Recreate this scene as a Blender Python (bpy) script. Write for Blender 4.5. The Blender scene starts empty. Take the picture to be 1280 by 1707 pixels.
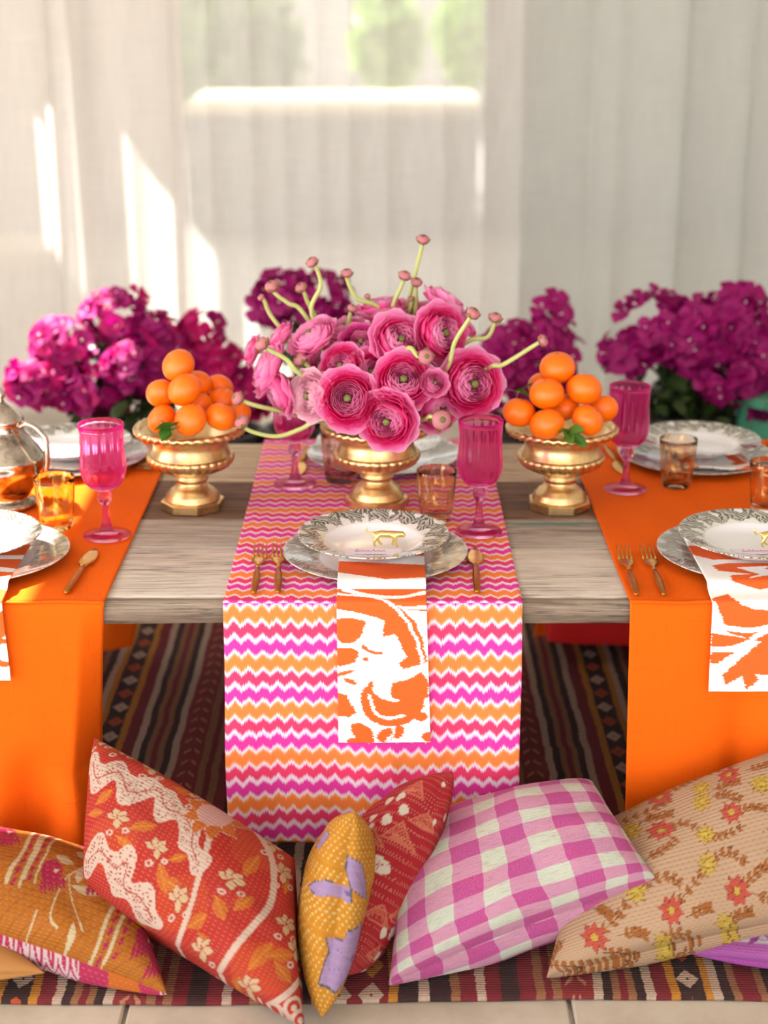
import bpy, bmesh, math, random
import numpy as np
from mathutils import Vector, Matrix
random.seed(7); rng = np.random.default_rng(7)
S = bpy.context.scene; COL = S.collection; PI = math.pi
R = math.radians

# ------------------------------------------------------------ camera, sky, sun, exposure
cam = bpy.data.cameras.new('camera'); camo = bpy.data.objects.new('camera', cam); COL.objects.link(camo)
camo.location = (0, 0, 1.32); camo.rotation_euler = (R(90 - 18.5), 0, 0)
cam.sensor_fit = 'HORIZONTAL'; cam.sensor_width = 24; cam.lens = 50
cam.dof.use_dof = True; cam.dof.focus_distance = 2.36; cam.dof.aperture_fstop = 2.3
S.camera = camo
world = bpy.data.worlds.new('sky'); S.world = world; world.use_nodes = True
bgn = world.node_tree.nodes['Background']; bgn.inputs[0].default_value = (0.94, 0.97, 1.0, 1); bgn.inputs[1].default_value = 2.3
sun = bpy.data.lights.new('sun', 'SUN'); suno = bpy.data.objects.new('sun', sun); COL.objects.link(suno)
sun.energy = 11; sun.angle = R(0.6); sun.color = (1.0, 0.95, 0.88)
SUN_DIR = Vector((0.52, -0.18, -0.82))
suno.rotation_euler = SUN_DIR.to_track_quat('-Z', 'Y').to_euler(); suno.location = (-4, 4, 6)
S.view_settings.view_transform = 'Standard'; S.view_settings.look = 'None'
S.view_settings.exposure = 1.25; S.view_settings.gamma = 1; S.view_settings.use_curve_mapping = False
S.cycles.max_bounces = 9; S.cycles.transparent_max_bounces = 10; S.cycles.transmission_bounces = 9
S.cycles.caustics_refractive = True; S.cycles.sample_clamp_indirect = 8

# ------------------------------------------------------------ helpers
def lin(c):
    return tuple(((v/255)/12.92 if v/255 <= 0.04045 else ((v/255 + .055)/1.055)**2.4) for v in c[:3])
def L4(c): return (*lin(c), 1)

class NB:
    """small node-graph builder around one Principled material"""
    def __init__(s, name, rough=.6, metal=0, **kw):
        s.m = bpy.data.materials.new(name); s.m.use_nodes = True
        s.t = s.m.node_tree; s.p = s.t.nodes['Principled BSDF']; s.o = s.t.nodes['Material Output']
        s.p.inputs['Roughness'].default_value = rough; s.p.inputs['Metallic'].default_value = metal
        for k, v in kw.items(): s.p.inputs[k.replace('_', ' ')].default_value = v
    def put(s, sock, v):
        if isinstance(v, bpy.types.NodeSocket): s.t.links.new(v, sock)
        elif v is not None: sock.default_value = v
    def node(s, typ, **props):
        n = s.t.nodes.new(typ)
        for k, v in props.items(): setattr(n, k, v)
        return n
    def math(s, op, a, b=None, c=None, clamp=False):
        n = s.node('ShaderNodeMath', operation=op, use_clamp=clamp)
        s.put(n.inputs[0], a); s.put(n.inputs[1], b); s.put(n.inputs[2], c); return n.outputs[0]
    def mix(s, f, a, b, blend='MIX'):
        n = s.node('ShaderNodeMix', data_type='RGBA', blend_type=blend)
        s.put(n.inputs['Factor'], f)
        for k, v in ((6, a), (7, b)): s.put(n.inputs[k], v if isinstance(v, bpy.types.NodeSocket) or len(v) == 4 else (*v, 1))
        return n.outputs[2]
    def coord(s, kind='Object'):
        if kind == 'UV': n = s.node('ShaderNodeUVMap'); return n.outputs[0]
        return s.node('ShaderNodeTexCoord').outputs[kind]
    def sep(s, v):
        n = s.node('ShaderNodeSeparateXYZ'); s.put(n.inputs[0], v); return n.outputs
    def comb(s, x, y, z=0.0):
        n = s.node('ShaderNodeCombineXYZ'); s.put(n.inputs[0], x); s.put(n.inputs[1], y); s.put(n.inputs[2], z); return n.outputs[0]
    def mapping(s, v, scale=(1, 1, 1), loc=(0, 0, 0), rot=(0, 0, 0)):
        n = s.node('ShaderNodeMapping'); s.put(n.inputs[0], v)
        n.inputs['Scale'].default_value = scale; n.inputs['Location'].default_value = loc; n.inputs['Rotation'].default_value = rot
        return n.outputs[0]
    def noise(s, v, scale=5, detail=3, rough=.5, dist=0):
        n = s.node('ShaderNodeTexNoise'); s.put(n.inputs['Vector'], v)
        n.inputs['Scale'].default_value = scale; n.inputs['Detail'].default_value = detail
        n.inputs['Roughness'].default_value = rough; n.inputs['Distortion'].default_value = dist
        return n.outputs[0]
    def wave(s, v, scale=5, dist=0, detail=2, dscale=1, dirn='X'):
        n = s.node('ShaderNodeTexWave', bands_direction=dirn); s.put(n.inputs['Vector'], v)
        n.inputs['Scale'].default_value = scale; n.inputs['Distortion'].default_value = dist
        n.inputs['Detail'].default_value = detail; n.inputs['Detail Scale'].default_value = dscale
        return n.outputs[1]
    def ramp(s, f, stops, interp='LINEAR'):
        n = s.node('ShaderNodeValToRGB'); s.put(n.inputs[0], f); cr = n.color_ramp; cr.interpolation = interp
        while len(cr.elements) < len(stops): cr.elements.new(.5)
        for e, (p, c) in zip(cr.elements, stops):
            e.position = p; e.color = c if len(c) == 4 else (*c, 1)
        return n.outputs[0]
    def bump(s, h, strength=.3, dist=.002):
        n = s.node('ShaderNodeBump'); s.put(n.inputs['Height'], h)
        n.inputs['Strength'].default_value = strength; n.inputs['Distance'].default_value = dist
        s.t.links.new(n.outputs[0], s.p.inputs['Normal']); return n.outputs[0]
    def color(s, c): s.put(s.p.inputs['Base Color'], c); return s
    def translucent(s, fac, col):
        tr = s.node('ShaderNodeBsdfTranslucent'); s.put(tr.inputs[0], col if isinstance(col, bpy.types.NodeSocket) or len(col) == 4 else (*col, 1))
        mx = s.node('ShaderNodeMixShader'); mx.inputs[0].default_value = fac
        s.t.links.new(s.p.outputs[0], mx.inputs[1]); s.t.links.new(tr.outputs[0], mx.inputs[2])
        s.t.links.new(mx.outputs[0], s.o.inputs[0]); return mx
    def transparent(s, fac):
        src = s.o.inputs[0].links[0].from_socket
        tr = s.node('ShaderNodeBsdfTransparent'); mx = s.node('ShaderNodeMixShader'); s.put(mx.inputs[0], fac)
        s.t.links.new(src, mx.inputs[1]); s.t.links.new(tr.outputs[0], mx.inputs[2]); s.t.links.new(mx.outputs[0], s.o.inputs[0])

def plain(name, c, rough=.6, metal=0, **kw):
    b = NB(name, rough, metal, **kw); b.color(L4(c)); return b.m

def mesh_obj(name, verts, faces, mat=None, parent=None, smooth=True, uv=None):
    me = bpy.data.meshes.new(name); me.from_pydata([tuple(v) for v in verts], [], faces); me.update()
    if mat: me.materials.append(mat)
    if smooth: me.polygons.foreach_set('use_smooth', [True]*len(me.polygons))
    if uv is not None:
        ul = me.uv_layers.new(name='UVMap'); idx = np.empty(len(me.loops), int); me.loops.foreach_get('vertex_index', idx)
        ul.data.foreach_set('uv', np.asarray(uv, float)[idx].ravel())
    return link(name, me, parent)
def link(name, me, parent=None):
    o = bpy.data.objects.new(name, me); COL.objects.link(o)
    if parent: o.parent = parent
    return o
def tag(o, label, cat, group=None):
    o['label'] = label; o['category'] = cat
    if group: o['group'] = group
    return o
def struct(o): o['kind'] = 'structure'; return o
def thing(name, label, cat, loc=(0, 0, 0), rot=(0, 0, 0), group=None):
    o = bpy.data.objects.new(name, None); COL.objects.link(o); o.empty_display_size = .02
    o.location = loc; o.rotation_euler = rot
    return tag(o, label, cat, group)
def dup(root, loc, rot=None, label=None, group=None, scale=None):
    r = root.copy(); COL.objects.link(r); r.location = loc
    if rot is not None: r.rotation_euler = rot
    if scale: r.scale = (scale,)*3
    if label: r['label'] = label
    if group: r['group'] = group
    for ch in root.children:
        c = ch.copy(); COL.objects.link(c); c.parent = r
        for g in ch.children:
            d = g.copy(); COL.objects.link(d); d.parent = c
    return r

def grid_mesh(name, P, mat, parent=None, uv=None, colr=None, wrap_u=False):
    """P: (nv, nu, 3) array of points -> smooth quad grid; uv (nv,nu,2); colr (nv,nu,3) linear"""
    nv, nu = P.shape[:2]; idx = np.arange(nv*nu).reshape(nv, nu)
    if wrap_u: idx = np.concatenate([idx, idx[:, :1]], 1)
    q = np.stack([idx[:-1, :-1], idx[:-1, 1:], idx[1:, 1:], idx[1:, :-1]], -1).reshape(-1, 4)
    return raw_mesh(name, P.reshape(-1, 3), q, mat, parent, None if uv is None else uv.reshape(-1, 2), None if colr is None else colr.reshape(-1, 3))
def raw_mesh(name, V, Q, mat, parent=None, uv=None, colr=None):
    me = bpy.data.meshes.new(name); n = len(Q)
    me.vertices.add(len(V)); me.vertices.foreach_set('co', np.asarray(V, np.float32).ravel())
    me.loops.add(n*4); me.loops.foreach_set('vertex_index', np.asarray(Q, np.int32).ravel())
    me.polygons.add(n); me.polygons.foreach_set('loop_start', np.arange(n, dtype=np.int32)*4)
    me.polygons.foreach_set('loop_total', np.full(n, 4, np.int32))
    me.polygons.foreach_set('use_smooth', np.ones(n, bool))
    me.update(calc_edges=True); me.validate()
    if uv is not None:
        ul = me.uv_layers.new(name='UVMap'); ul.data.foreach_set('uv', np.asarray(uv, np.float32)[np.asarray(Q).ravel()].ravel())
    if colr is not None:
        ca = me.color_attributes.new('print', 'FLOAT_COLOR', 'POINT')
        ca.data.foreach_set('color', np.concatenate([colr, np.ones((len(colr), 1))], 1).astype(np.float32).ravel())
    if mat: me.materials.append(mat)
    return link(name, me, parent)

def lathe(name, prof, mat, parent=None, seg=48, mod=None, smooth=True, close=False):
    """revolve (r,z) profile; mod(phi,r,z,i)->(r,z)"""
    V = []; Fc = []; n = len(prof)
    for i, (r, z) in enumerate(prof):
        for k in range(seg):
            ph = 2*PI*k/seg; rr, zz = (mod(ph, r, z, i) if mod else (r, z))
            V.append((rr*math.cos(ph), rr*math.sin(ph), zz))
    for i in range(n-1 if not close else n):
        j = (i+1) % n
        for k in range(seg):
            l = (k+1) % seg; Fc.append((i*seg+k, i*seg+l, j*seg+l, j*seg+k))
    if not close:
        Fc.append(tuple(range(seg-1, -1, -1))); Fc.append(tuple((n-1)*seg+k for k in range(seg)))
    return mesh_obj(name, V, Fc, mat, parent, smooth)

def smooth_path(pts, n=8):
    """Catmull-Rom through pts"""
    P = [Vector(p) for p in pts]; P = [2*P[0]-P[1]] + P + [2*P[-1]-P[-2]]; out = []
    for i in range(1, len(P)-2):
        a, b, c, d = P[i-1:i+3]
        for k in range(n):
            t = k/n
            out.append(.5*((2*b) + (c-a)*t + (2*a-5*b+4*c-d)*t*t + (3*b-a-3*c+d)*t**3))
    out.append(P[-2]); return out
def tube_geo(path, rad, seg=8, squash=1.0):
    path = [Vector(p) for p in path]; n = len(path)
    rr = rad if hasattr(rad, '__len__') else [rad]*n
    if len(rr) != n: rr = list(np.interp(np.linspace(0, 1, n), np.linspace(0, 1, len(rr)), rr))
    V = []; Fc = []; up = None
    for i, p in enumerate(path):
        t = (path[min(i+1, n-1)] - path[max(i-1, 0)]).normalized()
        if up is None:
            up = t.orthogonal().normalized() if abs(t.z) > .9 else Vector((0, 0, 1))
        a = t.cross(up).normalized(); up = a.cross(t).normalized()
        for k in range(seg):
            ph = 2*PI*k/seg; V.append(p + (a*math.cos(ph) + up*math.sin(ph)*squash)*rr[i])
    for i in range(n-1):
        for k in range(seg):
            l = (k+1) % seg; Fc.append((i*seg+k, i*seg+l, (i+1)*seg+l, (i+1)*seg+k))
    Fc.append(tuple(range(seg-1, -1, -1))); Fc.append(tuple((n-1)*seg+k for k in range(seg)))
    return V, Fc
def tube(name, path, rad, mat, parent=None, seg=8, squash=1.0):
    return mesh_obj(name, *tube_geo(path, rad, seg, squash), mat, parent)
def join_geo(gs):
    V = []; Fc = []
    for v, f in gs:
        o = len(V); V += list(v); Fc += [tuple(i+o for i in q) for q in f]
    return V, Fc

def box(name, x0, x1, y0, y1, z0, z1, mat, parent=None, bevel=0, seg=2):
    bm = bmesh.new(); bmesh.ops.create_cube(bm, size=1)
    for v in bm.verts:
        v.co = Vector(((x0+x1)/2 + v.co.x*(x1-x0), (y0+y1)/2 + v.co.y*(y1-y0), (z0+z1)/2 + v.co.z*(z1-z0)))
    if bevel: bmesh.ops.bevel(bm, geom=bm.edges[:], offset=bevel, segments=seg, profile=.5, affect='EDGES')
    me = bpy.data.meshes.new(name); bm.to_mesh(me); bm.free()
    if mat: me.materials.append(mat)
    return link(name, me, parent)
def solid(o, t, offset=-1):
    m = o.modifiers.new('thickness', 'SOLIDIFY'); m.thickness = t; m.offset = offset; return o

def sm(a, b, x):
    t = np.clip((x-a)/(b-a), 0, 1); return t*t*(3-2*t)
# ------------------------------------------------------------ materials of the place
def stone_mat():
    b = NB('sandstone', .55); c = b.coord('Object')
    n1 = b.noise(c, 3.5, 6, .65); n2 = b.noise(c, 30, 4, .6)
    col = b.ramp(n1, [(.3, L4((158, 146, 130))), (.5, L4((190, 178, 162))), (.7, L4((206, 196, 182)))])
    b.color(b.mix(b.math('MULTIPLY', n2, .35), col, L4((150, 132, 112)))); b.bump(n2, .25, .002); return b.m
def paving_mat():
    b = NB('garden_paving', .9); n = b.noise(b.coord('Object'), 1.2, 5)
    b.color(b.ramp(n, [(.3, L4((172, 166, 158))), (.7, L4((200, 195, 186)))])); return b.m
def plaster_mat(name, c, s=8):
    b = NB(name, .9); n = b.noise(b.coord('Object'), s, 5)
    b.color(b.mix(b.math('MULTIPLY', n, .3), L4(c), L4(tuple(int(v*.85) for v in c)))); b.bump(n, .2, .003); return b.m
def wood_mat(name, stops, seed, teal=False):
    b = NB(name, .75); c = b.coord('Object')
    v = b.mapping(c, (2.2, 46, 46), (seed*3.1, seed*1.7, 0)); g = b.noise(v, 2.2, 10, .78, .4)
    v2 = b.mapping(c, (5, 150, 150), (seed, 0, seed)); g2 = b.noise(v2, 2, 6, .7)
    blot = b.noise(b.mapping(c, (3, 9, 9), (seed*2, seed, 0)), 1.6, 4, .6)
    col = b.ramp(g, stops)
    dark = b.math('MULTIPLY', b.ramp(g2, [(.50, (0, 0, 0)), (.62, (1, 1, 1))]), b.ramp(blot, [(.42, (0, 0, 0)), (.60, (1, 1, 1))]))
    col = b.mix(b.math('MULTIPLY', dark, .85), col, L4((62, 52, 46)))
    if teal:
        t = b.ramp(b.noise(b.mapping(c, (2.2, 30, 30), (4.3, 0, 0)), 1.5, 3), [(.50, (0, 0, 0)), (.56, (1, 1, 1))])
        yy = b.sep(c)[1]; band = b.math('MULTIPLY', b.math('GREATER_THAN', yy, -.088), b.math('LESS_THAN', yy, -.062))
        col = b.mix(b.math('MULTIPLY', b.math('MULTIPLY', t, band), .8), col, L4((70, 128, 112)))
    b.color(col); b.bump(b.math('ADD', g, b.math('MULTIPLY', g2, .6)), .55, .003); return b.m

def sheer_mat(name, c, transp, trl=.45):
    b = NB(name, .95); uv = b.coord('UV')
    slub = b.noise(b.mapping(uv, (260, 6, 1)), 1, 4, .6); slubh = b.noise(b.mapping(uv, (7, 240, 1)), 1, 4, .6)
    w = b.math('ADD', b.math('MULTIPLY', slub, .55), b.math('MULTIPLY', slubh, .45))
    col = b.mix(b.ramp(w, [(.38, (0, 0, 0)), (.62, (1, 1, 1))]), L4(tuple(int(v*.95) for v in c)), L4(c)); b.color(col)
    b.translucent(trl, col)
    b.transparent(b.math('MULTIPLY', b.ramp(w, [(.35, (1.15, 1.15, 1.15)), (.65, (.85, .85, .85))]), transp)); return b.m

def rug_mat():
    b = NB('kilim_wool', .95); c = b.coord('Object'); x, y, z = b.sep(c)
    wob = b.math('MULTIPLY', b.math('SUBTRACT', b.noise(b.mapping(c, (4, 5, 1)), 2.5, 3), .5), .012)
    wob2 = b.math('MULTIPLY', b.math('SUBTRACT', b.noise(b.mapping(c, (1, 55, 1)), 2.5, 2), .5), .006)
    xx = b.math('ADD', b.math('ADD', x, .04), b.math('ADD', wob, wob2)); h = b.math('ABSOLUTE', xx)
    CR = (128, 12, 34); DK = (44, 16, 18); WH = (206, 188, 164); TN = (160, 112, 74); YE = (206, 142, 36); RD = (142, 36, 40); OR = (196, 84, 40)
    st = [(0, CR), (.045, YE), (.058, DK), (.085, WH), (.10, DK), (.13, TN), (.142, CR), (.165, WH), (.178, CR), (.20, DK), (.225, CR),
          (.245, TN), (.258, CR), (.27, TN), (.282, RD), (.325, WH), (.339, DK), (.352, TN), (.362, CR), (.373, TN), (.383, DK), (.395, WH), (.408, CR),
          (.430, YE), (.441, DK), (.478, YE), (.489, WH), (.501, DK), (.515, TN), (.527, CR)]
    per = .54; f = b.math('DIVIDE', b.math('PINGPONG', h, per), per)
    hp = b.math('PINGPONG', h, per)
    col = b.ramp(f, [(p/per, L4(q)) for p, q in st], 'CONSTANT')
    # diamonds along the dark band
    def diamond(center, half, length, period, colA, colB, col):
        dx = b.math('DIVIDE', b.math('ABSOLUTE', b.math('SUBTRACT', hp, center)), half)
        fy = b.math('FRACT', b.math('DIVIDE', y, period))
        dy = b.math('DIVIDE', b.math('ABSOLUTE', b.math('SUBTRACT', fy, .5)), length/period)
        m = b.math('LESS_THAN', b.math('ADD', dx, dy), 1)
        core = b.math('GREATER_THAN', b.math('ADD', dx, dy), .15)
        alt = b.math('GREATER_THAN', b.math('FRACT', b.math('DIVIDE', y, period*2)), .5)
        return b.mix(b.math('MULTIPLY', m, core), col, b.mix(alt, L4(colA), L4(colB)))
    col = diamond(.459, .0155, .022, .062, WH, OR, col)
    col = diamond(.022, .018, .03, .07, WH, YE, col)
    # chevron sprigs along the brick-red band
    ax = b.math('ABSOLUTE', b.math('SUBTRACT', hp, .303)); inb = b.math('LESS_THAN', ax, .014)
    fy = b.math('FRACT', b.math('DIVIDE', b.math('ADD', y, b.math('MULTIPLY', ax, 1.4)), .043))
    ch = b.math('MULTIPLY', b.math('LESS_THAN', fy, .24), b.math('GREATER_THAN', ax, .003))
    col = b.mix(b.math('MULTIPLY', b.math('MULTIPLY', ch, inb), .8), col, L4((206, 150, 110)))
    wv = b.noise(b.mapping(c, (380, 160, 1)), 1, 2); fl = b.noise(c, 40, 4)
    col = b.mix(b.math('MULTIPLY', b.math('SUBTRACT', 1, wv), .55), col, (0.012, .006, .006, 1))
    col = b.mix(1.0, b.mix(b.math('MULTIPLY', fl, .08), col, L4((150, 100, 80))), (.78, .68, .68, 1), 'MULTIPLY')
    b.color(col); b.bump(b.math('ADD', wv, b.wave(b.mapping(c, (1, 1, 1)), 60, 1, 2, 2, 'Y')), .5, .002); return b.m

def chevron_mat():
    b = NB('ikat_chevron_cotton', .85); uv = b.coord('UV'); u, v, _ = b.sep(uv)
    zig = b.math('MULTIPLY', b.math('SUBTRACT', b.math('PINGPONG', u, .0105), .00525), .95)
    big = b.math('MULTIPLY', b.math('SUBTRACT', b.noise(b.mapping(uv, (30, 3, 1)), 1, 2), .5), .012)
    fine = b.math('MULTIPLY', b.math('SUBTRACT', b.noise(b.mapping(uv, (520, 16, 1)), 1, 3, .7), .5), .014)
    t = b.math('ADD', b.math('ADD', v, zig), b.math('ADD', big, fine))
    f = b.math('FRACT', b.math('DIVIDE', t, .078))
    W = L4((240, 234, 240)); O = L4((248, 128, 30)); C = L4((238, 34, 96)); Mg = L4((232, 24, 160)); PW = L4((244, 196, 232)); PO = L4((250, 170, 120))
    col = b.ramp(f, [(0, W), (.035, PO), (.085, O), (.25, O), (.295, PO), (.325, W), (.365, PW), (.415, C), (.575, C), (.625, PW), (.655, W), (.70, PW), (.75, Mg), (.915, Mg), (.965, PW), (1, W)])
    thr = b.noise(b.mapping(uv, (900, 900, 1)), 1, 1)
    b.color(b.mix(b.math('MULTIPLY', thr, .12), col, L4((250, 220, 235)))); b.bump(thr, .15, .001)
    b.p.inputs['Specular IOR Level'].default_value = .15
    b.translucent(.12, col); return b.m
def linen_mat(name, c, c2):
    b = NB(name, .8); uv = b.coord('UV')
    a = b.noise(b.mapping(uv, (420, 14, 1)), 1, 4, .7); d = b.noise(b.mapping(uv, (14, 420, 1)), 1, 4, .7)
    big = b.noise(b.mapping(uv, (5, 5, 1)), 1, 3)
    w = b.math('MINIMUM', a, d)
    col = b.mix(b.ramp(w, [(.22, (1, 1, 1)), (.40, (0, 0, 0))]), L4(c), L4(c2))
    col = b.mix(b.math('MULTIPLY', big, .25), col, L4((252, 130, 20)))
    b.color(col); b.bump(b.math('ADD', a, d), .22, .0012); b.p.inputs['Specular IOR Level'].default_value = .15
    b.translucent(.22, col); return b.m

def gold_mat(name, c=(230, 200, 146), c2=(176, 130, 76), rough=.30, worn=.6):
    b = NB(name, rough, 1.0); c_ = b.coord('Object'); n = b.noise(c_, 38, 5, .65); n2 = b.noise(c_, 160, 3)
    b.color(b.mix(b.math('MULTIPLY', b.ramp(n, [(.42, (0, 0, 0)), (.68, (1, 1, 1))]), worn), L4(c), L4(c2)))
    b.put(b.p.inputs['Roughness'], b.math('ADD', b.math('MULTIPLY', n, .25), rough-.1)); b.bump(b.math('ADD', n, n2), .12, .001); return b.m
def glass_mat(name, c, rough=.02, ior=1.22):
    b = NB(name, rough, 0, IOR=ior); b.p.inputs['Transmission Weight'].default_value = 1; b.color(L4(c)); b.translucent(.22, L4((255, 52, 172))); return b.m
def tumbler_mat(name, c, fleck):
    b = NB(name, .03, 0, IOR=1.24); b.p.inputs['Transmission Weight'].default_value = 1; b.color(L4(c))
    o = b.coord('Object'); n = b.noise(b.mapping(o, (1, 1, .45)), 70, 5, .7, 1.2)
    g = b.node('ShaderNodeBsdfGlossy'); g.inputs[0].default_value = L4(fleck); g.inputs[1].default_value = .25
    mx = b.node('ShaderNodeMixShader'); b.put(mx.inputs[0], b.math('MULTIPLY', b.ramp(n, [(.53, (0, 0, 0)), (.60, (1, 1, 1))]), .45))
    b.t.links.new(b.p.outputs[0], mx.inputs[1]); b.t.links.new(g.outputs[0], mx.inputs[2]); b.t.links.new(mx.outputs[0], b.o.inputs[0]); return b.m
def china_mat(name, r0, r1, ground, ink, ink2, N, slant):
    """white china with a ring of overlapping veined leaves between radii r0 and r1"""
    b = NB(name, .12); b.p.inputs['Coat Weight'].default_value = .5; co = b.coord('Object')
    x, y, z = b.sep(co); r = b.math('SQRT', b.math('ADD', b.math('MULTIPLY', x, x), b.math('MULTIPLY', y, y)))
    wob = b.math('MULTIPLY', b.math('SUBTRACT', b.noise(b.mapping(co, (1, 1, 0)), 55, 3), .5), 1.1)
    t = b.math('DIVIDE', b.math('SUBTRACT', r, r0), r1-r0)
    col = L4(ground)
    for k, (sl, off, n) in enumerate(((slant, 0, N), (-slant*.8, .5, N-3))):
        a = b.math('ADD', b.math('ADD', b.math('MULTIPLY', b.math('ARCTAN2', y, x), n/(2*PI)), b.math('MULTIPLY', t, sl)), b.math('ADD', b.math('MULTIPLY', wob, .5), off))
        d = b.math('ABSOLUTE', b.math('SUBTRACT', b.math('FRACT', a), .5))
        w = b.math('MULTIPLY', b.math('SINE', b.math('MULTIPLY', b.math('ADD', t, b.math('MULTIPLY', wob, .12)), PI)), .34+.06*k)
        leaf = b.math('LESS_THAN', d, w)
        vein = b.math('GREATER_THAN', b.math('FRACT', b.math('ADD', b.math('MULTIPLY', t, 3.2), b.math('ADD', b.math('MULTIPLY', d, 5.5), wob))), .42)
        rib = b.math('GREATER_THAN', d, .035)
        body = b.mix(b.math('MULTIPLY', vein, rib), L4(ink2), L4(ink))
        col = b.mix(leaf, col, body)
    m = b.math('MULTIPLY', b.math('GREATER_THAN', t, 0), b.math('LESS_THAN', t, 1))
    b.color(b.mix(m, L4((236, 236, 240)), col)); return b.m
def print_mat(name, rough=.85, rows=55, dashes=70, stitch=(250, 225, 190), amt=.20):
    b = NB(name, rough); a = b.node('ShaderNodeAttribute', attribute_name='print'); uv = b.coord('UV'); u, v, _ = b.sep(uv)
    vr = b.math('MULTIPLY', v, rows); row = b.math('FLOOR', vr); fr = b.math('FRACT', vr)
    fu = b.math('FRACT', b.math('ADD', b.math('MULTIPLY', u, dashes), b.math('MULTIPLY', row, .37)))
    m = b.math('MULTIPLY', b.math('LESS_THAN', fr, .24), b.math('LESS_THAN', fu, .5))
    n = b.noise(b.mapping(uv, (300, 300, 1)), 1, 3); bl = b.noise(b.mapping(uv, (9, 9, 1)), 1, 4)
    col = b.mix(b.math('MULTIPLY', m, amt), a.outputs['Color'], L4(stitch))
    col = b.mix(b.math('MULTIPLY', n, .15), col, (.9, .8, .75, 1), 'MULTIPLY')
    b.color(b.mix(1.0, b.mix(b.math('MULTIPLY', bl, .08), col, L4((235, 200, 180))), (.47, .47, .47, 1), 'MULTIPLY'))
    h = b.math('ADD', b.math('MULTIPLY', b.math('PINGPONG', vr, .5), .8), b.math('ADD', b.math('MULTIPLY', m, -.5), b.math('MULTIPLY', bl, 1.2)))
    b.bump(h, .6, .0022); b.p.inputs['Specular IOR Level'].default_value = .15; return b.m
def gingham_mat():
    b = NB('gingham_kantha', .9); uv = b.coord('UV'); u, v, _ = b.sep(uv)
    wob = b.math('MULTIPLY', b.math('SUBTRACT', b.noise(b.mapping(uv, (6, 6, 1)), 1, 2), .5), .035)
    su = b.math('GREATER_THAN', b.math('FRACT', b.math('MULTIPLY', b.math('ADD', u, wob), 7.0)), .5)
    sv = b.math('GREATER_THAN', b.math('FRACT', b.math('MULTIPLY', b.math('ADD', v, wob), 7.0)), .5)
    n = b.noise(b.mapping(uv, (10, 10, 1)), 1, 4); f = b.noise(b.mapping(uv, (330, 330, 1)), 1, 3); st = b.noise(b.mapping(uv, (26, 170, 1)), 1, 4, .7)
    none = b.mix(n, L4((216, 216, 190)), L4((200, 212, 196))); one = b.mix(n, L4((216, 148, 166)), L4((206, 140, 182))); both = b.mix(n, L4((202, 48, 132)), L4((184, 66, 150)))
    s = b.math('ADD', su, sv)
    col = b.mix(b.math('GREATER_THAN', s, .5), none, b.mix(b.math('GREATER_THAN', s, 1.5), one, both))
    col = b.mix(b.math('MULTIPLY', b.ramp(f, [(.45, (0, 0, 0)), (.7, (1, 1, 1))]), .22), col, L4((240, 232, 220)))
    col = b.mix(b.math('MULTIPLY', b.ramp(st, [(.52, (0, 0, 0)), (.62, (1, 1, 1))]), .34), col, L4((150, 80, 120)))
    b.color(b.mix(1.0, col, (.74, .74, .74, 1), 'MULTIPLY'))
    b.bump(b.math('ADD', b.math('MULTIPLY', st, 1.2), f), .6, .003); return b.m
def petal_mat(name, c, c2, tr=.45):
    b = NB(name, .6); uv = b.coord('UV'); u, v, _ = b.sep(uv)
    st = b.noise(b.mapping(uv, (22, 1.2, 1)), 1.5, 3)
    col = b.mix(b.math('MULTIPLY', b.math('POWER', v, 7.0), 1.0, clamp=True), L4(c), L4(c2))
    col = b.mix(b.math('MULTIPLY', st, .3), col, L4(tuple(max(0, int(k*.82)) for k in c))); b.color(col)
    b.bump(st, .2, .001); b.translucent(tr, col); return b.m
def leaf_mat(name, c, c2, tr=.2):
    b = NB(name, .45); n = b.noise(b.coord('Object'), 30, 2); col = b.mix(n, L4(c), L4(c2)); b.color(col); b.translucent(tr, col); return b.m

M = {}
M['stone'] = stone_mat(); M['paving'] = paving_mat(); M['grout'] = plain('grout', (196, 188, 176), .9)
M['plaster'] = plaster_mat('pale_plaster', (220, 215, 207)); M['plaster_grey'] = plaster_mat('grey_render', (150, 146, 140)); M['ledge'] = plaster_mat('cream_limestone', (240, 226, 196))
GREY = [(.28, L4((84, 74, 68))), (.42, L4((150, 136, 124))), (.55, L4((184, 172, 160))), (.72, L4((206, 198, 188)))]
TANW = [(.28, L4((104, 82, 66))), (.42, L4((172, 142, 114))), (.56, L4((206, 182, 154))), (.75, L4((220, 202, 180)))]
BRN = [(.30, L4((60, 40, 30))), (.48, L4((108, 76, 56))), (.64, L4((148, 110, 82))), (.78, L4((170, 140, 112)))]
PNK = [(.26, L4((96, 86, 80))), (.38, L4((176, 160, 146))), (.50, L4((210, 196, 182))), (.74, L4((226, 216, 206)))]
M['wood0'] = wood_mat('weathered_plank_pale', PNK, 1); M['wood1'] = wood_mat('weathered_plank_grey', GREY, 2, True)
M['wood2'] = wood_mat('weathered_plank_brown', BRN, 3); M['wood3'] = wood_mat('weathered_plank_tan', TANW, 4); M['woodedge'] = wood_mat('weathered_edge', [(.28, L4((66, 54, 46))), (.42, L4((118, 100, 86))), (.56, L4((150, 132, 114))), (.75, L4((170, 154, 136)))], 6); M['woodleg'] = wood_mat('weathered_leg', BRN, 5)
M['curtA'] = sheer_mat('linen_voile_dense', (226, 219, 213), .10); M['curtB'] = sheer_mat('linen_voile_sheer', (230, 227, 223), .28); M['curtC'] = sheer_mat('linen_voile_greige', (204, 205, 199), .10)
M['rug'] = rug_mat(); M['chev'] = chevron_mat(); M['orange_linen'] = linen_mat('orange_linen', (250, 104, 10), (214, 72, 6))
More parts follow.
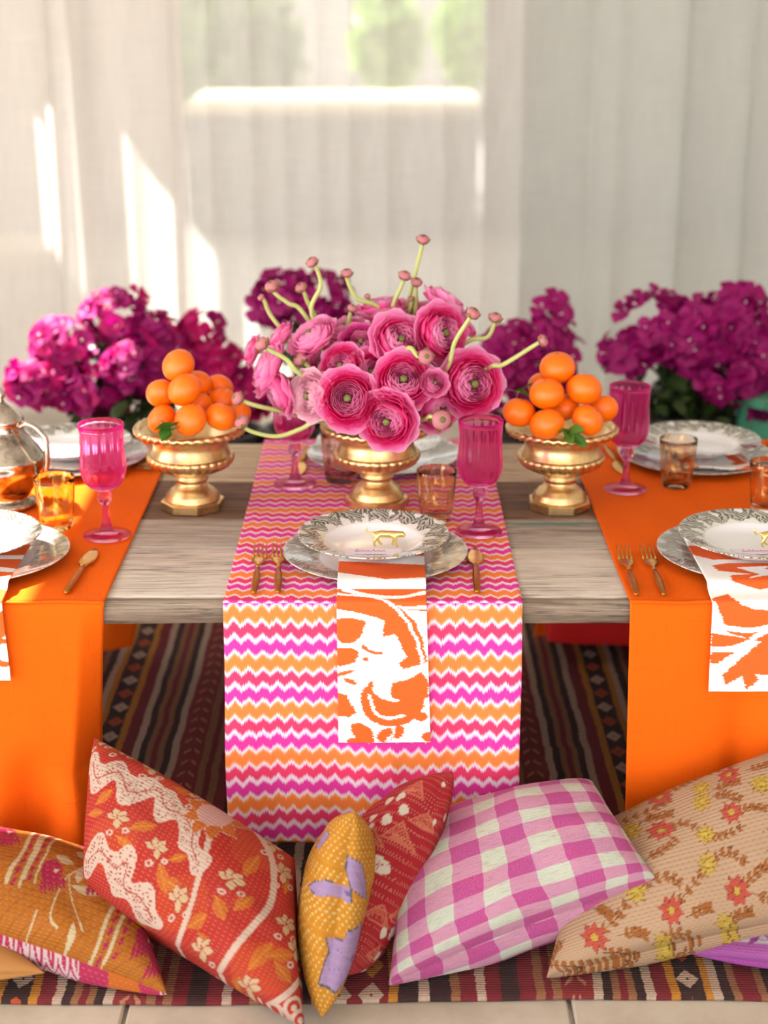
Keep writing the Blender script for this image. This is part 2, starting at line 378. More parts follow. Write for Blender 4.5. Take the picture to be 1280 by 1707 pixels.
M['gold'] = gold_mat('antique_gold_leaf'); M['brass'] = gold_mat('gold_cutlery', (226, 172, 84), (190, 128, 50), .2, .3); M['figure'] = gold_mat('polished_gold', (240, 214, 130), (214, 176, 90), .22, .3)
M['handle'] = gold_mat('bronzed_handle', (200, 134, 52), (150, 90, 30), .3, .5)
M['pink_glass'] = glass_mat('pink_cut_glass', (255, 204, 236)); M['amber'] = tumbler_mat('amber_flecked_glass', (255, 240, 222), (240, 200, 140)); M['rose_glass'] = tumbler_mat('rose_flecked_glass', (255, 222, 218), (220, 150, 130)); M['honey'] = tumbler_mat('honey_glass', (255, 236, 170), (255, 230, 160))
M['charger'] = china_mat('lustre_leaf_china', .088, .150, (206, 205, 200), (126, 124, 116), (178, 176, 170), 22, 1.1); M['bowl'] = china_mat('leaf_rim_china', .076, .126, (222, 219, 214), (96, 92, 80), (190, 186, 176), 17, .9)
b = NB('napkin_print_cotton', .85); a_ = b.node('ShaderNodeAttribute', attribute_name='print'); b.color(a_.outputs['Color']); b.bump(b.noise(b.mapping(b.coord('UV'), (900, 900, 1)), 1, 1), .1, .001); b.translucent(.1, a_.outputs['Color']); M['napkin'] = b.m
M['card'] = plain('place_card', (232, 220, 236), .8); M['ink'] = plain('pink_ink', (196, 120, 160), .7)
b = NB('silver_plate', .16, 1.0); n_ = b.noise(b.coord('Object'), 26, 5, .7); b.color(b.mix(b.ramp(n_, [(.45, (0, 0, 0)), (.7, (1, 1, 1))]), L4((206, 196, 184)), L4((96, 78, 64)))); M['silver'] = b.m
b = NB('clementine_peel', .30); n_ = b.noise(b.coord('Object'), 260, 2); n2_ = b.noise(b.coord('Object'), 22, 2); b.color(b.mix(n2_, L4((253, 122, 0)), L4((246, 100, 0)))); b.bump(n_, .22, .001); b.p.inputs['Subsurface Weight'].default_value = .05; b.p.inputs['Subsurface Radius'].default_value = (.02, .008, .002); b.p.inputs['Subsurface Scale'].default_value = .3; M['peel'] = b.m
M['calyx'] = plain('calyx_green', (120, 110, 40), .7)
M['leaf'] = leaf_mat('citrus_leaf', (52, 96, 24), (96, 140, 50)); M['dkleaf'] = leaf_mat('bougainvillea_leaf', (24, 44, 18), (62, 84, 30), .15); M['stem'] = leaf_mat('flower_stem', (170, 184, 96), (208, 208, 140), .15)
M['hot'] = petal_mat('petal_hot_pink', (246, 24, 134), (254, 122, 192)); M['mid'] = petal_mat('petal_mid_pink', (246, 78, 164), (255, 154, 208)); M['lite'] = petal_mat('petal_light_pink', (250, 128, 194), (255, 190, 224)); M['pale'] = petal_mat('petal_pale', (250, 190, 214), (255, 226, 234)); M['violet'] = petal_mat('petal_violet_pink', (220, 30, 140), (240, 110, 196))
M['eye'] = leaf_mat('ranunculus_eye', (66, 70, 28), (150, 142, 76)); M['bud'] = petal_mat('bud_pink', (226, 150, 158), (240, 200, 186)); M['sepal'] = leaf_mat('sepal', (128, 128, 66), (170, 140, 90))
M['bract'] = petal_mat('bougainvillea_bract', (170, 0, 112), (196, 8, 140), .38); M['bract2'] = petal_mat('bougainvillea_bract_pink', (206, 4, 110), (226, 30, 140), .38); M['floret'] = plain('floret_cream', (250, 226, 226), .6)
M['pot'] = plain('black_planter', (22, 20, 20), .5); M['soil'] = plain('soil', (40, 30, 24), .95); M['bark'] = plain('bark', (92, 74, 52), .9)
b = NB('turquoise_paint', .7); n_ = b.noise(b.mapping(b.coord('Object'), (4, 30, 30)), 2, 4); b.color(b.mix(b.ramp(n_, [(.5, (0, 0, 0)), (.7, (1, 1, 1))]), L4((66, 160, 128)), L4((96, 128, 100)))); M['teal'] = b.m
M['shade_red'] = plain('runner_shade_red', (206, 6, 8), .85); M['brown_cloth'] = plain('tan_cotton', (160, 108, 54), .85)
M['shrub'] = leaf_mat('shrub_leaf', (120, 170, 60), (170, 200, 100), .35); M['shrubdk'] = leaf_mat('shrub_leaf_dark', (60, 90, 44), (100, 124, 70), .3)
M['print'] = print_mat('kantha_print'); M['print_fine'] = print_mat('kantha_print_fine', .85, 34, 48, (255, 235, 170), .16); M['print_tan'] = print_mat('kantha_print_tan', .85, 60, 75, (150, 110, 84), .35); M['gingham'] = gingham_mat()
# ------------------------------------------------------------ the setting
fl = struct(box('floor', -2.6, 2.6, .3, 6.2, -.06, -.012, M['grout']))
tile_me = None
for i in range(8):
    for j in range(10):
        x0 = .252 - .6*4 + i*.6; y0 = .36 + j*.58
        o = box('tile', -.297, .297, -.287, .287, -.014, 0, M['stone'], fl, .003, 1) if tile_me is None else link('tile', tile_me, fl)
        tile_me = o.data; o.location = (x0+.3, y0+.29, rng.uniform(-.0008, .0008))
struct(box('ground', -30, 30, -30, 40, -.2, -.065, M['paving']))
struct(box('ceiling', -1.72, 3.2, -3.4, 9.95, 2.6, 2.75, M['plaster']))
struct(box('ceiling', -4.2, -1.72, -3.4, 2.62, 2.6, 2.75, M['plaster'])); struct(box('ceiling', -4.2, -1.72, 5.75, 9.95, 2.6, 2.75, M['plaster'])); struct(box('ceiling', -2.54, -1.72, 3.42, 4.0, 2.6, 2.75, M['plaster']))  # roof pieces added out of view to block sun around an open notch
for k, (y0, y1, zb) in enumerate([(4.35, 5.218, 1.2), (5.218, 5.246, 1.88), (5.246, 5.258, 1.2), (5.258, 5.288, 1.96), (5.288, 5.302, 1.2), (5.302, 5.75, 2.25)]):   # unseen slats, added to cut the sun into streaks on the curtain
    struct(box('trim_%d' % (k+3), -1.675, -1.66, y0, y1, zb, 2.34, M['woodleg']))
struct(box('wall_right', 2.7, 2.9, -3.4, 9.65, -.07, 2.6, M['plaster']))
struct(box('wall_left_sunblock', -2.75, -2.55, 2.64, 5.73, -.07, 2.88, M['plaster']))  # unseen wall, added so its top cuts off the lower sun
struct(box('trim_1', -1.72, -1.60, -3.4, 9.65, 2.34, 2.6, M['woodleg']))
struct(tube('trim_2', [(-2.0, 5.11, 2.5), (2.5, 5.11, 2.5)], .014, M['silver'], None, 12))  # curtain rod, unseen above the panels

def curtain(name, x0, x1, y, mat, seed, dens, label, lean=0.0):
    r = np.random.default_rng(seed); nu, nv = 520, 26
    s = np.linspace(0, 1, nu); w = x1-x0; z = np.linspace(0.012, 2.5, nv)[:, None]
    fx = np.zeros((nv, nu)); fy = np.zeros((nv, nu))
    for k in range(dens):
        f = r.uniform(2.2, 11)*w; ph = r.uniform(0, 2*PI); a = r.uniform(.25, .75)/(f/w)
        drift = .45*np.sin(z*r.uniform(.5, 1.4)+r.uniform(0, 6))
        fx += a*.12*np.sin(2*PI*f*s[None, :]+ph+drift+1.3); fy += a*.10*np.sin(2*PI*f*s[None, :]+ph+drift)
    env = 1.05-.35*z/2.5
    X = x0 + w*s[None, :] + fx*env*.8 + lean*(2.5-z); Y = y + fy*env*1.0
    P = np.stack([X, Y, np.broadcast_to(z, X.shape)], -1)
    uv = np.stack([np.broadcast_to(s*w*1.2, X.shape), np.broadcast_to(z, X.shape)], -1)
    c = P.reshape(-1, 3).mean(0); c[2] = 0
    o = grid_mesh(name, P-c, mat, None, uv); o.location = c
    return tag(o, label, 'curtain')
curtain('sheer_curtain', -2.0, -.615, 5.03, M['curtA'], 3, 7, 'pinkish linen sheer with sun streaks, leftmost curtain panel')
curtain('sheer_curtain', -.70, .47, 5.13, M['curtB'], 5, 5, 'most see-through sheer curtain panel, hanging behind the pink bouquet')
curtain('sheer_curtain', .425, 2.1, 5.03, M['curtC'], 8, 6, 'greyish sheer linen curtain panel on the right behind bougainvillea')

# garden seen through the voile
gl = thing('garden_ledge', 'blurred sunlit cream ledge of low garden wall behind sheer curtain', 'garden wall', (-.25, 9.4, -.065))
box('wall_face', -.85, .78, -.35, .75, 0, .66, M['plaster_grey'], gl, .01); box('coping', -.86, .79, -.4, .80, .66, .72, M['ledge'], gl, .01)
box('pier', -2.6, -.87, -.32, -.2, 0, 1.5, M['plaster_grey'], gl, .01); box('pier', .80, 2.9, -.32, -.2, 0, 1.5, M['plaster_grey'], gl, .01)
gb = thing('stone_bench', 'blurred cream stone bench beyond the left sheer curtain', 'bench', (-1.75, 6.5, -.065))
box('bench_top', -.42, .42, -.25, .25, .28, .36, M['ledge'], gb, .01)
for sx in (-1, 1): box('bench_leg', sx*.30-.06, sx*.30+.06, -.2, .2, 0, .28, M['ledge'], gb, .01)
struct(box('wall_back', -9, 9, 15, 15.3, -.07, 3.4, M['plaster_grey']))

def leaf_cloud(name, centers, n, size, mat, parent, seed):
    r = np.random.default_rng(seed); V = []; Fc = []
    for i in range(n):
        c, rad = centers[i % len(centers)]
        d = r.normal(size=3); d /= np.linalg.norm(d); p = np.array(c) + d*np.array(rad)*r.uniform(.55, 1)
        a = r.normal(size=3); a /= np.linalg.norm(a); b_ = np.cross(a, r.normal(size=3)); b_ /= np.linalg.norm(b_); s = size*r.uniform(.6, 1.3)
        o = len(V); V += [p-a*s, p+b_*s*.45, p+a*s, p-b_*s*.45]; Fc.append((o, o+1, o+2, o+3))
    ob = mesh_obj(name, V, Fc, mat, parent, False); ob['kind'] = 'stuff'; return ob
for k, (x, y, zc, rx, rz, m, lb) in enumerate([(.02, 10.9, .98, .23, .30, 'shrub', 'bright green blurred shrub behind curtain, left of two in middle'), (.55, 10.7, 1.02, .22, .30, 'shrub', 'bright green blurred shrub behind curtain, right of two in middle'),
        (-1.05, 11.6, .9, .55, .5, 'shrubdk', 'dull olive blurred shrub beyond curtain, left of bright green ones')]):
    t = thing('garden_shrub', lb, 'shrub', (x, y, -.065), group='garden shrubs'); leaf_cloud('foliage', [((0, 0, zc), (rx, rx, rz))], 900, .085, M[m], t, 40+k)
    tube('stem', [(0, 0, 0), (.03, 0, .4), (0, .02, zc)], [.04, .02], M['bark'], t, 6)

# ------------------------------------------------------------ rug
nx, ny = 200, 160
gx, gy = np.meshgrid(np.linspace(-1.5, 1.5, nx), np.linspace(1.845, 4.6, ny))
gz = .007 + .0012*np.sin(gx*9+gy*3)*np.sin(gy*7) + .0008*np.sin(gx*31)
gy2 = gy + .006*np.sin(gx*5)*np.exp(-(gy-1.845)*6)
ro = grid_mesh('kilim_rug', np.stack([gx, gy2, gz], -1), M['rug']); solid(ro, .006)
tag(ro, 'striped red, brown and cream woven kilim rug under the table', 'rug')

# ------------------------------------------------------------ table
TY = 2.62; ZT = .45
tb = thing('plank_table', 'low weathered table of grey and brown wooden planks', 'table', (0, TY, 0))
def plank(y0, y1, dz, mat, bev):
    nx_ = 120; xs = np.linspace(-1.35, 1.35, nx_); prof = []
    h = .034; b_ = bev
    for a in np.linspace(0, PI/2, 5): prof.append((y0+b_-b_*math.cos(a), -b_+b_*math.sin(a)))
    for a in np.linspace(0, PI/2, 5): prof.append((y1-b_+b_*math.sin(a), -b_+b_*math.cos(a)))
    prof += [(y1, -h), (y0+b_*.5, -h)]
    P = np.zeros((len(prof), nx_, 3)); ph = rng.uniform(0, 9)
    for i, (yy, zz) in enumerate(prof):
        edge = np.where(yy < (y0+y1)/2, 1, -1)
        P[i, :, 0] = xs; P[i, :, 1] = yy-TY + edge*.0016*np.sin(xs*17+ph)*np.sin(xs*5.3)
        P[i, :, 2] = ZT-.0005+dz+zz + .0008*np.sin(xs*6+ph)
    o = grid_mesh('plank', np.concatenate([P, P[:1]], 0)[::-1], mat, tb)
    return o
plank(2.185, 2.209, -.0012, M['woodedge'], .009); plank(2.211, 2.42, -.0005, M['wood0'], .005); plank(2.424, 2.572, -.001, M['wood1'], .008); plank(2.577, 2.785, -.0015, M['wood2'], .008); plank(2.789, 3.035, -.001, M['wood3'], .010)
for sx in (-1.2, 1.2):
    for yy in (2.27, 2.95): box('leg', sx-.04, sx+.04, yy-TY-.04, yy-TY+.04, .008, ZT-.034, M['woodleg'], tb, .005)
for yy in (2.6, 2.9): box('apron', -1.16, 1.16, yy-TY-.012, yy-TY+.012, ZT-.085, ZT-.036, M['woodleg'], tb, .003)
for sx in (-1.2, -.84, .82, 1.2): box('batten', sx-.03, sx+.03, -.40, .37, ZT-.055, ZT-.034, M['woodleg'], tb, .003)

# ------------------------------------------------------------ runners
def cloth_path(pts, n):
    """rounded polyline in (y,z) resampled evenly; returns (n,2), arc length"""
    p = np.array([(q.x, q.y) for q in smooth_path([(a, b, 0) for a, b in pts], 10)])
    d = np.concatenate([[0], np.cumsum(np.linalg.norm(np.diff(p, axis=0), axis=1))]); t = np.linspace(0, d[-1], n)
    return np.stack([np.interp(t, d, p[:, 0]), np.interp(t, d, p[:, 1])], -1), t
def edge_pts(y_far, zb_far, y_fr, zb_fr, zt):
    c = .008
    return [(y_far, zb_far), (y_far, zb_far+(zt-zb_far)*.5), (y_far, zt-3*c), (y_far, zt-c*1.2), (y_far-c*.35, zt-c*.35), (y_far-c*1.2, zt), (y_far-3*c, zt), (2.8, zt), (2.5, zt),
            (y_fr+3*c, zt), (y_fr+c*1.2, zt), (y_fr+c*.35, zt-c*.35), (y_fr, zt-c*1.2), (y_fr, zt-3*c), (y_fr, zt-.1), (y_fr, zb_fr+.1), (y_fr, zb_fr)]
def runner(name, x0, x1, zf, zb, mat, label, deform, nu=110, nv=420, voff=0.):
    path, t = cloth_path(edge_pts(3.045, zf, 2.176, zb, ZT+.0025), nv)
    s = np.linspace(0, 1, nu)[None, :]; yy = np.broadcast_to(path[:, :1], (nv, nu)).copy(); zz = np.broadcast_to(path[:, 1:], (nv, nu)).copy()
    xx = np.broadcast_to(x0+(x1-x0)*s, (nv, nu)).copy(); front = yy < 2.3; drop = np.clip(ZT-zz, 0, 1)
    uv = np.stack([xx, np.broadcast_to(t[:, None]+voff, (nv, nu))], -1)
    P = deform(np.stack([xx, yy, zz], -1), s, drop, front)
    c = np.array([(x0+x1)/2, 2.6, 0]); o = grid_mesh(name, P-c, mat, None, uv); o.location = c; solid(o, .0014, 1)
    return tag(o, label, 'table runner', 'table runners')
def d_center(P, s, d, fr):
    k = d/.4
    P[..., 1] += np.where(fr, -k*(.004*np.sin(s*13+.5)+.003*np.sin(s*29)) - k**2*.006*np.exp(-((s-.57)/.02)**2)-.002*k, k*.01*np.sin(s*9))
    P[..., 0] += np.where(fr, (s-.5)*.010*k + .002*k*np.sin(d*20), 0)
    P[..., 2] += np.where(d < .001, .0006*np.sin(P[..., 0]*70+P[..., 1]*31), 0) + np.where(fr, .006*k*np.sin(s*7), 0)
    return P
def d_left(P, s, d, fr):
    k = d/.4
    P[..., 1] += np.where(fr, -k*(.007*np.sin(s*9+2.2)) - np.clip(k-.55, 0, 1)**1.3*(.09*np.sin(s*21+1.4)*sm(.2, .8, s)+.05*np.sin(k*9+s*6)) - np.where(s > .93, -(s-.93)*1.6*k, 0), k*.04*np.sin(s*6))
    P[..., 0] += np.where(fr, -k*.045*sm(.5, 1, s)+np.clip(k-.7, 0, 1)*.10*sm(.6, 1, s), -k*.10*sm(.3, 1, s))
    P[..., 2] += np.where(d < .001, .0008*np.sin(P[..., 0]*50+P[..., 1]*26), 0) + np.where(fr, np.clip(k-.6, 0, 1)*.05*sm(.55, .1, s), 0)
    return P
def d_right(P, s, d, fr):
    k = d/.4
    P[..., 1] += np.where(fr, -k*(.006*np.sin(s*8+.6)) - k**1.6*.030*np.exp(-((s-.50)/.07)**2) + k**1.6*.02*np.exp(-((s-.38)/.05)**2), k*.03*np.sin(s*7+1))
    P[..., 2] += np.where(fr, 0, .20*k*sm(.08, .16, s)); P[..., 0] += np.where(fr, k*.010*(1-s), -k*.045*sm(.5, 0, s))
    P[..., 2] += np.where(d < .001, .0008*np.sin(P[..., 0]*60+P[..., 1]*22), 0)
    return P
runner('table_runner', -.2355, .2025, .07, .05, M['chev'], 'pink, orange and white zigzag chevron runner under the ranunculus bouquet', d_center, voff=.0315)
runner('table_runner', -.86, -.410, .015, .045, M['orange_linen'], 'plain orange linen runner at the left with bunched hem on cushion', d_left)
runner('table_runner', .360, .81, .02, .04, M['orange_linen'], 'plain orange linen runner at the right hanging behind beige cushion', d_right)

# ------------------------------------------------------------ napkins
class Art:
    def __init__(s, X, Y, base): s.X, s.Y = X, Y; s.C = np.empty(X.shape+(3,)); s.C[:] = lin(base)
    def paint(s, m, c): s.C[m] = lin(c)
    def blob(s, x, y, rx, ry, rot, c, jag=0):
        a = R(rot); dx = s.X-x; dy = s.Y-y; u = dx*math.cos(a)+dy*math.sin(a); v = -dx*math.sin(a)+dy*math.cos(a)
        s.paint((u/rx)**2+(v/ry)**2 < 1, c)
    def leaf(s, x, y, l, w, rot, c, oc=None, ow=2.5):
        a = R(rot); dx = s.X-x; dy = s.Y-y; u = (dx*math.cos(a)+dy*math.sin(a))/l; v = (-dx*math.sin(a)+dy*math.cos(a))/w
        prof = 1-np.abs(2*u-1)**1.7
        if oc: s.paint((u > -.08) & (u < 1.08) & (np.abs(v) < np.maximum(prof, 0)+ow/w), oc)
        s.paint((u > 0) & (u < 1) & (np.abs(v) < prof), c)
    def dist(s, pts):
        D = np.full(s.X.shape, 1e9); q = [(v.x, v.y) for v in smooth_path([(a, b, 0) for a, b in pts], 6)]
        for (ax, ay), (bx, by) in zip(q[:-1], q[1:]):
            ex, ey = bx-ax, by-ay; l2 = ex*ex+ey*ey+1e-9
            t = np.clip(((s.X-ax)*ex+(s.Y-ay)*ey)/l2, 0, 1); D = np.minimum(D, np.hypot(s.X-ax-t*ex, s.Y-ay-t*ey))
        return D
    def line(s, pts, w, c): s.paint(s.dist(pts) < w/2, c)
    def poly(s, pts, c):
        m = np.zeros(s.X.shape, bool); n = len(pts)
        for i in range(n):
            (ax, ay), (bx, by) = pts[i], pts[(i+1) % n]
            cond = ((ay > s.Y) != (by > s.Y))
            xi = (bx-ax)*(s.Y-ay)/((by-ay) if by != ay else 1e-9)+ax
            m ^= cond & (s.X < xi)
        s.paint(m, c)
    def flower(s, x, y, r, n, w, c, cc, oc=None, rot=0, cr=.3):
        for k in range(n): s.leaf(x, y, r, r*w, rot+360*k/n, c, oc)
        if oc: s.blob(x, y, r*cr+2, r*cr+2, 0, oc)
        s.blob(x, y, r*cr, r*cr, 0, cc)
OG = (240, 98, 28); NW = (252, 250, 248)
def ikat(X, Y):
    row = np.floor(Y/4.0); j = (np.sin(row*12.9898)*43758.5453) % 1 - .5
    row2 = np.floor(Y/17.); j2 = (np.sin(row2*78.233)*12543.77) % 1 - .5
    A = Art(X+j*9+j2*7, Y, NW)
    A.poly([(400, -400), (900, -400), (900, 0), (700, 20), (480, -60)], OG); A.poly([(400, -300), (900, -250), (900, -140), (400, -200)], NW)
    A.poly([(480, 70), (900, 70), (900, 205), (800, 200), (640, 150), (480, 100)], OG)
    A.line([(520, 75), (640, 120), (760, 132), (870, 95)], 26, NW); A.line([(470, 96), (600, 135), (720, 185), (900, 190)], 14, NW)
    A.line([(480, 150), (600, 172), (700, 200), (780, 260), (815, 330), (835, 430)], 84, OG)
    A.poly([(690, 210), (760, 215), (830, 330), (870, 460), (855, 560), (800, 560), (770, 520), (700, 560), (700, 505), (790, 470), (750, 425), (790, 395), (740, 300), (690, 310)], OG)
    A.line([(470, 105), (640, 130), (740, 185), (800, 260), (840, 350), (855, 450), (825, 560)], 15, NW)
    A.poly([(480, 235), (560, 232), (612, 246), (600, 300), (560, 335), (510, 340), (480, 310)], OG)
    A.poly([(480, 356), (560, 356), (584, 375), (565, 420), (500, 436), (480, 430)], OG)
    A.line([(600, 350), (640, 375), (680, 380)], 13, OG); A.blob(610, 405, 14, 8, 0, OG)
    A.blob(722, 585, 135, 112, 0, OG); A.blob(735, 520, 95, 68, 0, NW); A.poly([(690, 470), (880, 420), (900, 600), (845, 520), (820, 560), (780, 500), (740, 560), (700, 540)], NW)
    A.poly([(720, 510), (800, 490), (850, 460), (880, 500), (880, 570), (800, 600), (720, 570)], OG)
    A.line([(625, 560), (645, 630), (700, 660), (770, 650)], 13, NW)
    A.poly([(480, 545), (530, 560), (545, 600), (570, 635), (540, 655), (480, 650)], OG); A.blob(545, 500, 30, 10, 20, OG); A.blob(520, 465, 40, 9, -15, OG)
    A.blob(592, 722, 55, 34, 35, OG); A.blob(580, 760, 60, 16, 0, OG); A.blob(690, 735, 40, 28, -30, OG); A.blob(745, 722, 22, 30, 20, OG); A.blob(845, 655, 28, 20, 0, OG); A.blob(870, 745, 26, 22, 0, OG); A.line([(690, 760), (720, 735), (725, 710)], 10, NW)
    return A.C
def ikat2(X, Y):
    row = np.floor(Y/4.0); j = (np.sin(row*12.9898)*43758.5453) % 1 - .5
    A = Art(X+j*11, Y, NW)
    A.poly([(400, -400), (900, -400), (900, 10), (560, 20), (440, -80)], OG); A.poly([(400, -250), (900, -220), (900, -120), (400, -160)], NW)
    A.poly([(540, 90), (620, 60), (900, 60), (900, 250), (700, 300), (590, 260), (600, 200), (690, 190), (560, 150)], OG)
    A.poly([(640, 110), (780, 95), (760, 130), (900, 180), (900, 215), (760, 200), (660, 240), (720, 190)], NW)
    A.poly([(490, 370), (560, 330), (600, 400), (650, 420), (760, 430), (900, 400), (900, 520), (700, 560), (560, 520)], OG)
    A.poly([(640, 330), (760, 360), (800, 410), (720, 420), (660, 390)], NW); A.poly([(770, 350), (820, 330), (900, 360), (900, 440), (790, 430)], OG)
    A.line([(490, 470), (560, 500), (680, 505), (900, 450)], 22, NW); A.line([(490, 590), (600, 580), (700, 520), (900, 460)], 20, NW)
    A.poly([(490, 520), (650, 545), (580, 575), (490, 580)], OG); A.poly([(490, 600), (590, 600), (520, 650), (490, 650)], OG)
    A.poly([(700, 550), (900, 470), (900, 560), (790, 660), (720, 700), (640, 690), (560, 740), (540, 700), (600, 640)], OG)
    A.blob(860, 650, 70, 60, 0, OG); A.blob(875, 650, 45, 38, 0, NW); A.poly([(620, 700), (660, 680), (690, 720), (640, 760)], OG)
    return A.C
def napkin(x0, x1, zb, y_in, art, label, skew=.0, nu=92, nv=330):
    c = .006; yf = 2.164
    pts = [(y_in, .4725), (2.32, .4728), (2.25, .4730), (2.222, .4732), (2.212, .4712), (2.203, .464), (2.19, .4605), (yf+c*1.5, .4585), (yf+c*.5, .4565), (yf+c*.1, .452), (yf, .445), (yf-.001, .43), (yf-.003, .36), (yf-.005, zb)]
    path, t = cloth_path(pts, nv); s = np.linspace(0, 1, nu)[None, :]; L_ = t[-1]
    drop = np.clip(.452-path[:, 1:], 0, 1); xx = x0+(x1-x0)*s+skew*drop + (s-.5)*drop*.03; yy = np.broadcast_to(path[:, :1], xx.shape)-drop*.006*np.sin(s*5); zz = np.broadcast_to(path[:, 1:], xx.shape)
    X = 490+390*np.broadcast_to(s, xx.shape); Y = np.broadcast_to(768-(L_-t[:, None])*2690, xx.shape)
    P = np.stack([xx, yy, zz], -1); o0 = np.array([(x0+x1)/2, 2.2, ZT])
    uv = np.stack([xx, np.broadcast_to(t[:, None], xx.shape)], -1)
    o = grid_mesh('napkin', P-o0, M['napkin'], None, uv, art(X, Y)); o.location = o0; solid(o, .0022, 1)
    return tag(o, label, 'napkin', 'ikat napkins')
napkin(-.069, .062, .234, 2.42, ikat, 'orange and white scroll napkin hanging over the chevron runner', .02)
napkin(.478, .618, .318, 2.42, ikat2, 'orange and white napkin hanging over right orange runner', .03)
napkin(-.700, -.556, .335, 2.42, ikat2, 'orange and white napkin cut off by left edge of photo', .03)
def flat_napkin(x, label):
    nu, nv = 60, 60; s, t = np.meshgrid(np.linspace(0, 1, nu), np.linspace(0, 1, nv))
    P = np.stack([-.065+.13*s, -.115+.21*t, .0188-.0045*sm(.0, .35, t)*(1) + .002*np.sin(s*7)*(1-t)], -1)
    o = grid_mesh('napkin', P, M['napkin'], None, np.stack([s*.13, t*.2], -1), ikat(490+390*s, 500-t*420)); o.location = (x, 2.90, ZT+.002); solid(o, .002, 1)
    return tag(o, label, 'napkin', 'ikat napkins')
flat_napkin(.615, 'folded orange and white napkin under the far right bowl'); flat_napkin(-.585, 'folded orange and white napkin under the far left bowl')
# ------------------------------------------------------------ china
ZC = ZT+.0042
ch_prof = [(.0, .004), (.05, .004), (.085, .0045), (.096, .007), (.12, .0125), (.1415, .0165), (.144, .0175), (.1445, .0165), (.141, .0142), (.12, .0095), (.098, .003), (.088, .0), (.08, 0), (.078, .0012), (.0, .0012)]
bw_prof = [(.0, .004), (.05, .0042), (.062, .0058), (.071, .0115), (.079, .0175), (.088, .0200), (.114, .0250), (.1168, .0262), (.1172, .0250), (.114, .0230), (.088, .0172), (.080, .0145), (.073, .009), (.064, .0022), (.055, .0), (.05, 0), (.048, .0012), (.0, .0012)]
c0 = lathe('charger_plate', ch_prof, M['charger'], None, 96); b0 = lathe('rimmed_bowl', bw_prof, M['bowl'], None, 96)
first = True
for k, (cx, cy, bx, by, pos) in enumerate([(-.0133, 2.358, -.0165, 2.338, 'in the middle before the bouquet'), (.573, 2.358, .574, 2.338, 'on right orange runner beside two gold forks'), (-.637, 2.350, -.648, 2.335, 'cut off by left edge, beside the amber glass'),
        (0., 2.900, -.01, 2.895, 'behind the flower urn, mostly hidden'), (.587, 2.900, .592, 2.905, 'at far right in front of bougainvillea pot'), (-.590, 2.890, -.592, 2.89, 'sunlit at far left behind goblet')]):
    c = c0 if first else c0.copy(); b_ = b0 if first else b0.copy()
    if not first: COL.objects.link(c); COL.objects.link(b_)
    first = False; c.location = (cx, cy, ZC-.001); b_.location = (bx, by, ZC+.0245 if k < 3 else ZC+.0165); c.rotation_euler.z = k*1.1; b_.rotation_euler.z = k*.7
    tag(c, 'charger plate with silvery grey leaf rim, '+pos, 'plate', 'leaf rimmed chargers'); tag(b_, 'white rimmed bowl with grey leaf band, '+pos, 'bowl', 'leaf rimmed bowls')
# place cards and gold cats
def cat_figure(loc, rz, label):
    nodes = {'hip': ((-.017, 0, .020), .0058), 'mid': ((-.004, 0, .0195), .0056), 'sho': ((.010, 0, .0195), .0060), 'nk': ((.017, 0, .0200), .0045), 'hd': ((.0225, 0, .0185), .0050), 'mz': ((.027, 0, .0165), .0026),
             't1': ((-.023, 0, .021), .0016), 't2': ((-.029, 0, .0205), .0013), 't3': ((-.033, 0, .025), .0013), 't4': ((-.031, 0, .030), .0012)}
    E_ = [('hip', 'mid'), ('mid', 'sho'), ('sho', 'nk'), ('nk', 'hd'), ('hd', 'mz'), ('hip', 't1'), ('t1', 't2'), ('t2', 't3'), ('t3', 't4')]
    for nm, bx, sy, dx in (('fl', 'sho', -1, .003), ('fr', 'sho', 1, -.004), ('hl', 'hip', -1, -.003), ('hr', 'hip', 1, .006)):
        x = nodes[bx][0][0]; nodes[nm+'a'] = ((x+.001, sy*.0042, .0145), .0036 if bx == 'hip' else .0030); nodes[nm+'b'] = ((x+dx*.6+(-.002 if bx == 'hip' else .001), sy*.0045, .0075), .0022); nodes[nm+'c'] = ((x+dx, sy*.0045, .002), .0018); nodes[nm+'d'] = ((x+dx+.003, sy*.0045, .0013), .0016)
        E_ += [(bx, nm+'a'), (nm+'a', nm+'b'), (nm+'b', nm+'c'), (nm+'c', nm+'d')]
    for sy in (-1, 1): nodes['e%d' % sy] = ((.0208, sy*.0036, .0238), .0013); E_.append(('hd', 'e%d' % sy))
    ks = list(nodes); me = bpy.data.meshes.new('leopard_figurine'); me.from_pydata([nodes[k][0] for k in ks], [(ks.index(a), ks.index(c)) for a, c in E_], []); me.materials.append(M['figure'])
    o = link('leopard_figurine', me); m = o.modifiers.new('skin', 'SKIN'); o.modifiers.new('sub', 'SUBSURF').render_levels = 2; o.modifiers['sub'].levels = 2; m.use_smooth_shade = True
    for i, k in enumerate(ks): me.skin_vertices[0].data[i].radius = (nodes[k][1],)*2; me.skin_vertices[0].data[i].use_root = (k == 'mid')
    o.location = loc; o.rotation_euler = (0, 0, rz); o.scale = (1.02,)*3; return tag(o, label, 'figurine', 'gold leopard figurines')
ZB = ZC+.0245+.0045
cat_figure((.006, 2.330, ZB+.0012), R(-4), 'tiny gold leopard figurine standing in the middle bowl'); cat_figure((.603, 2.330, ZB+.0012), R(6), 'tiny gold leopard figurine standing in the right front bowl')
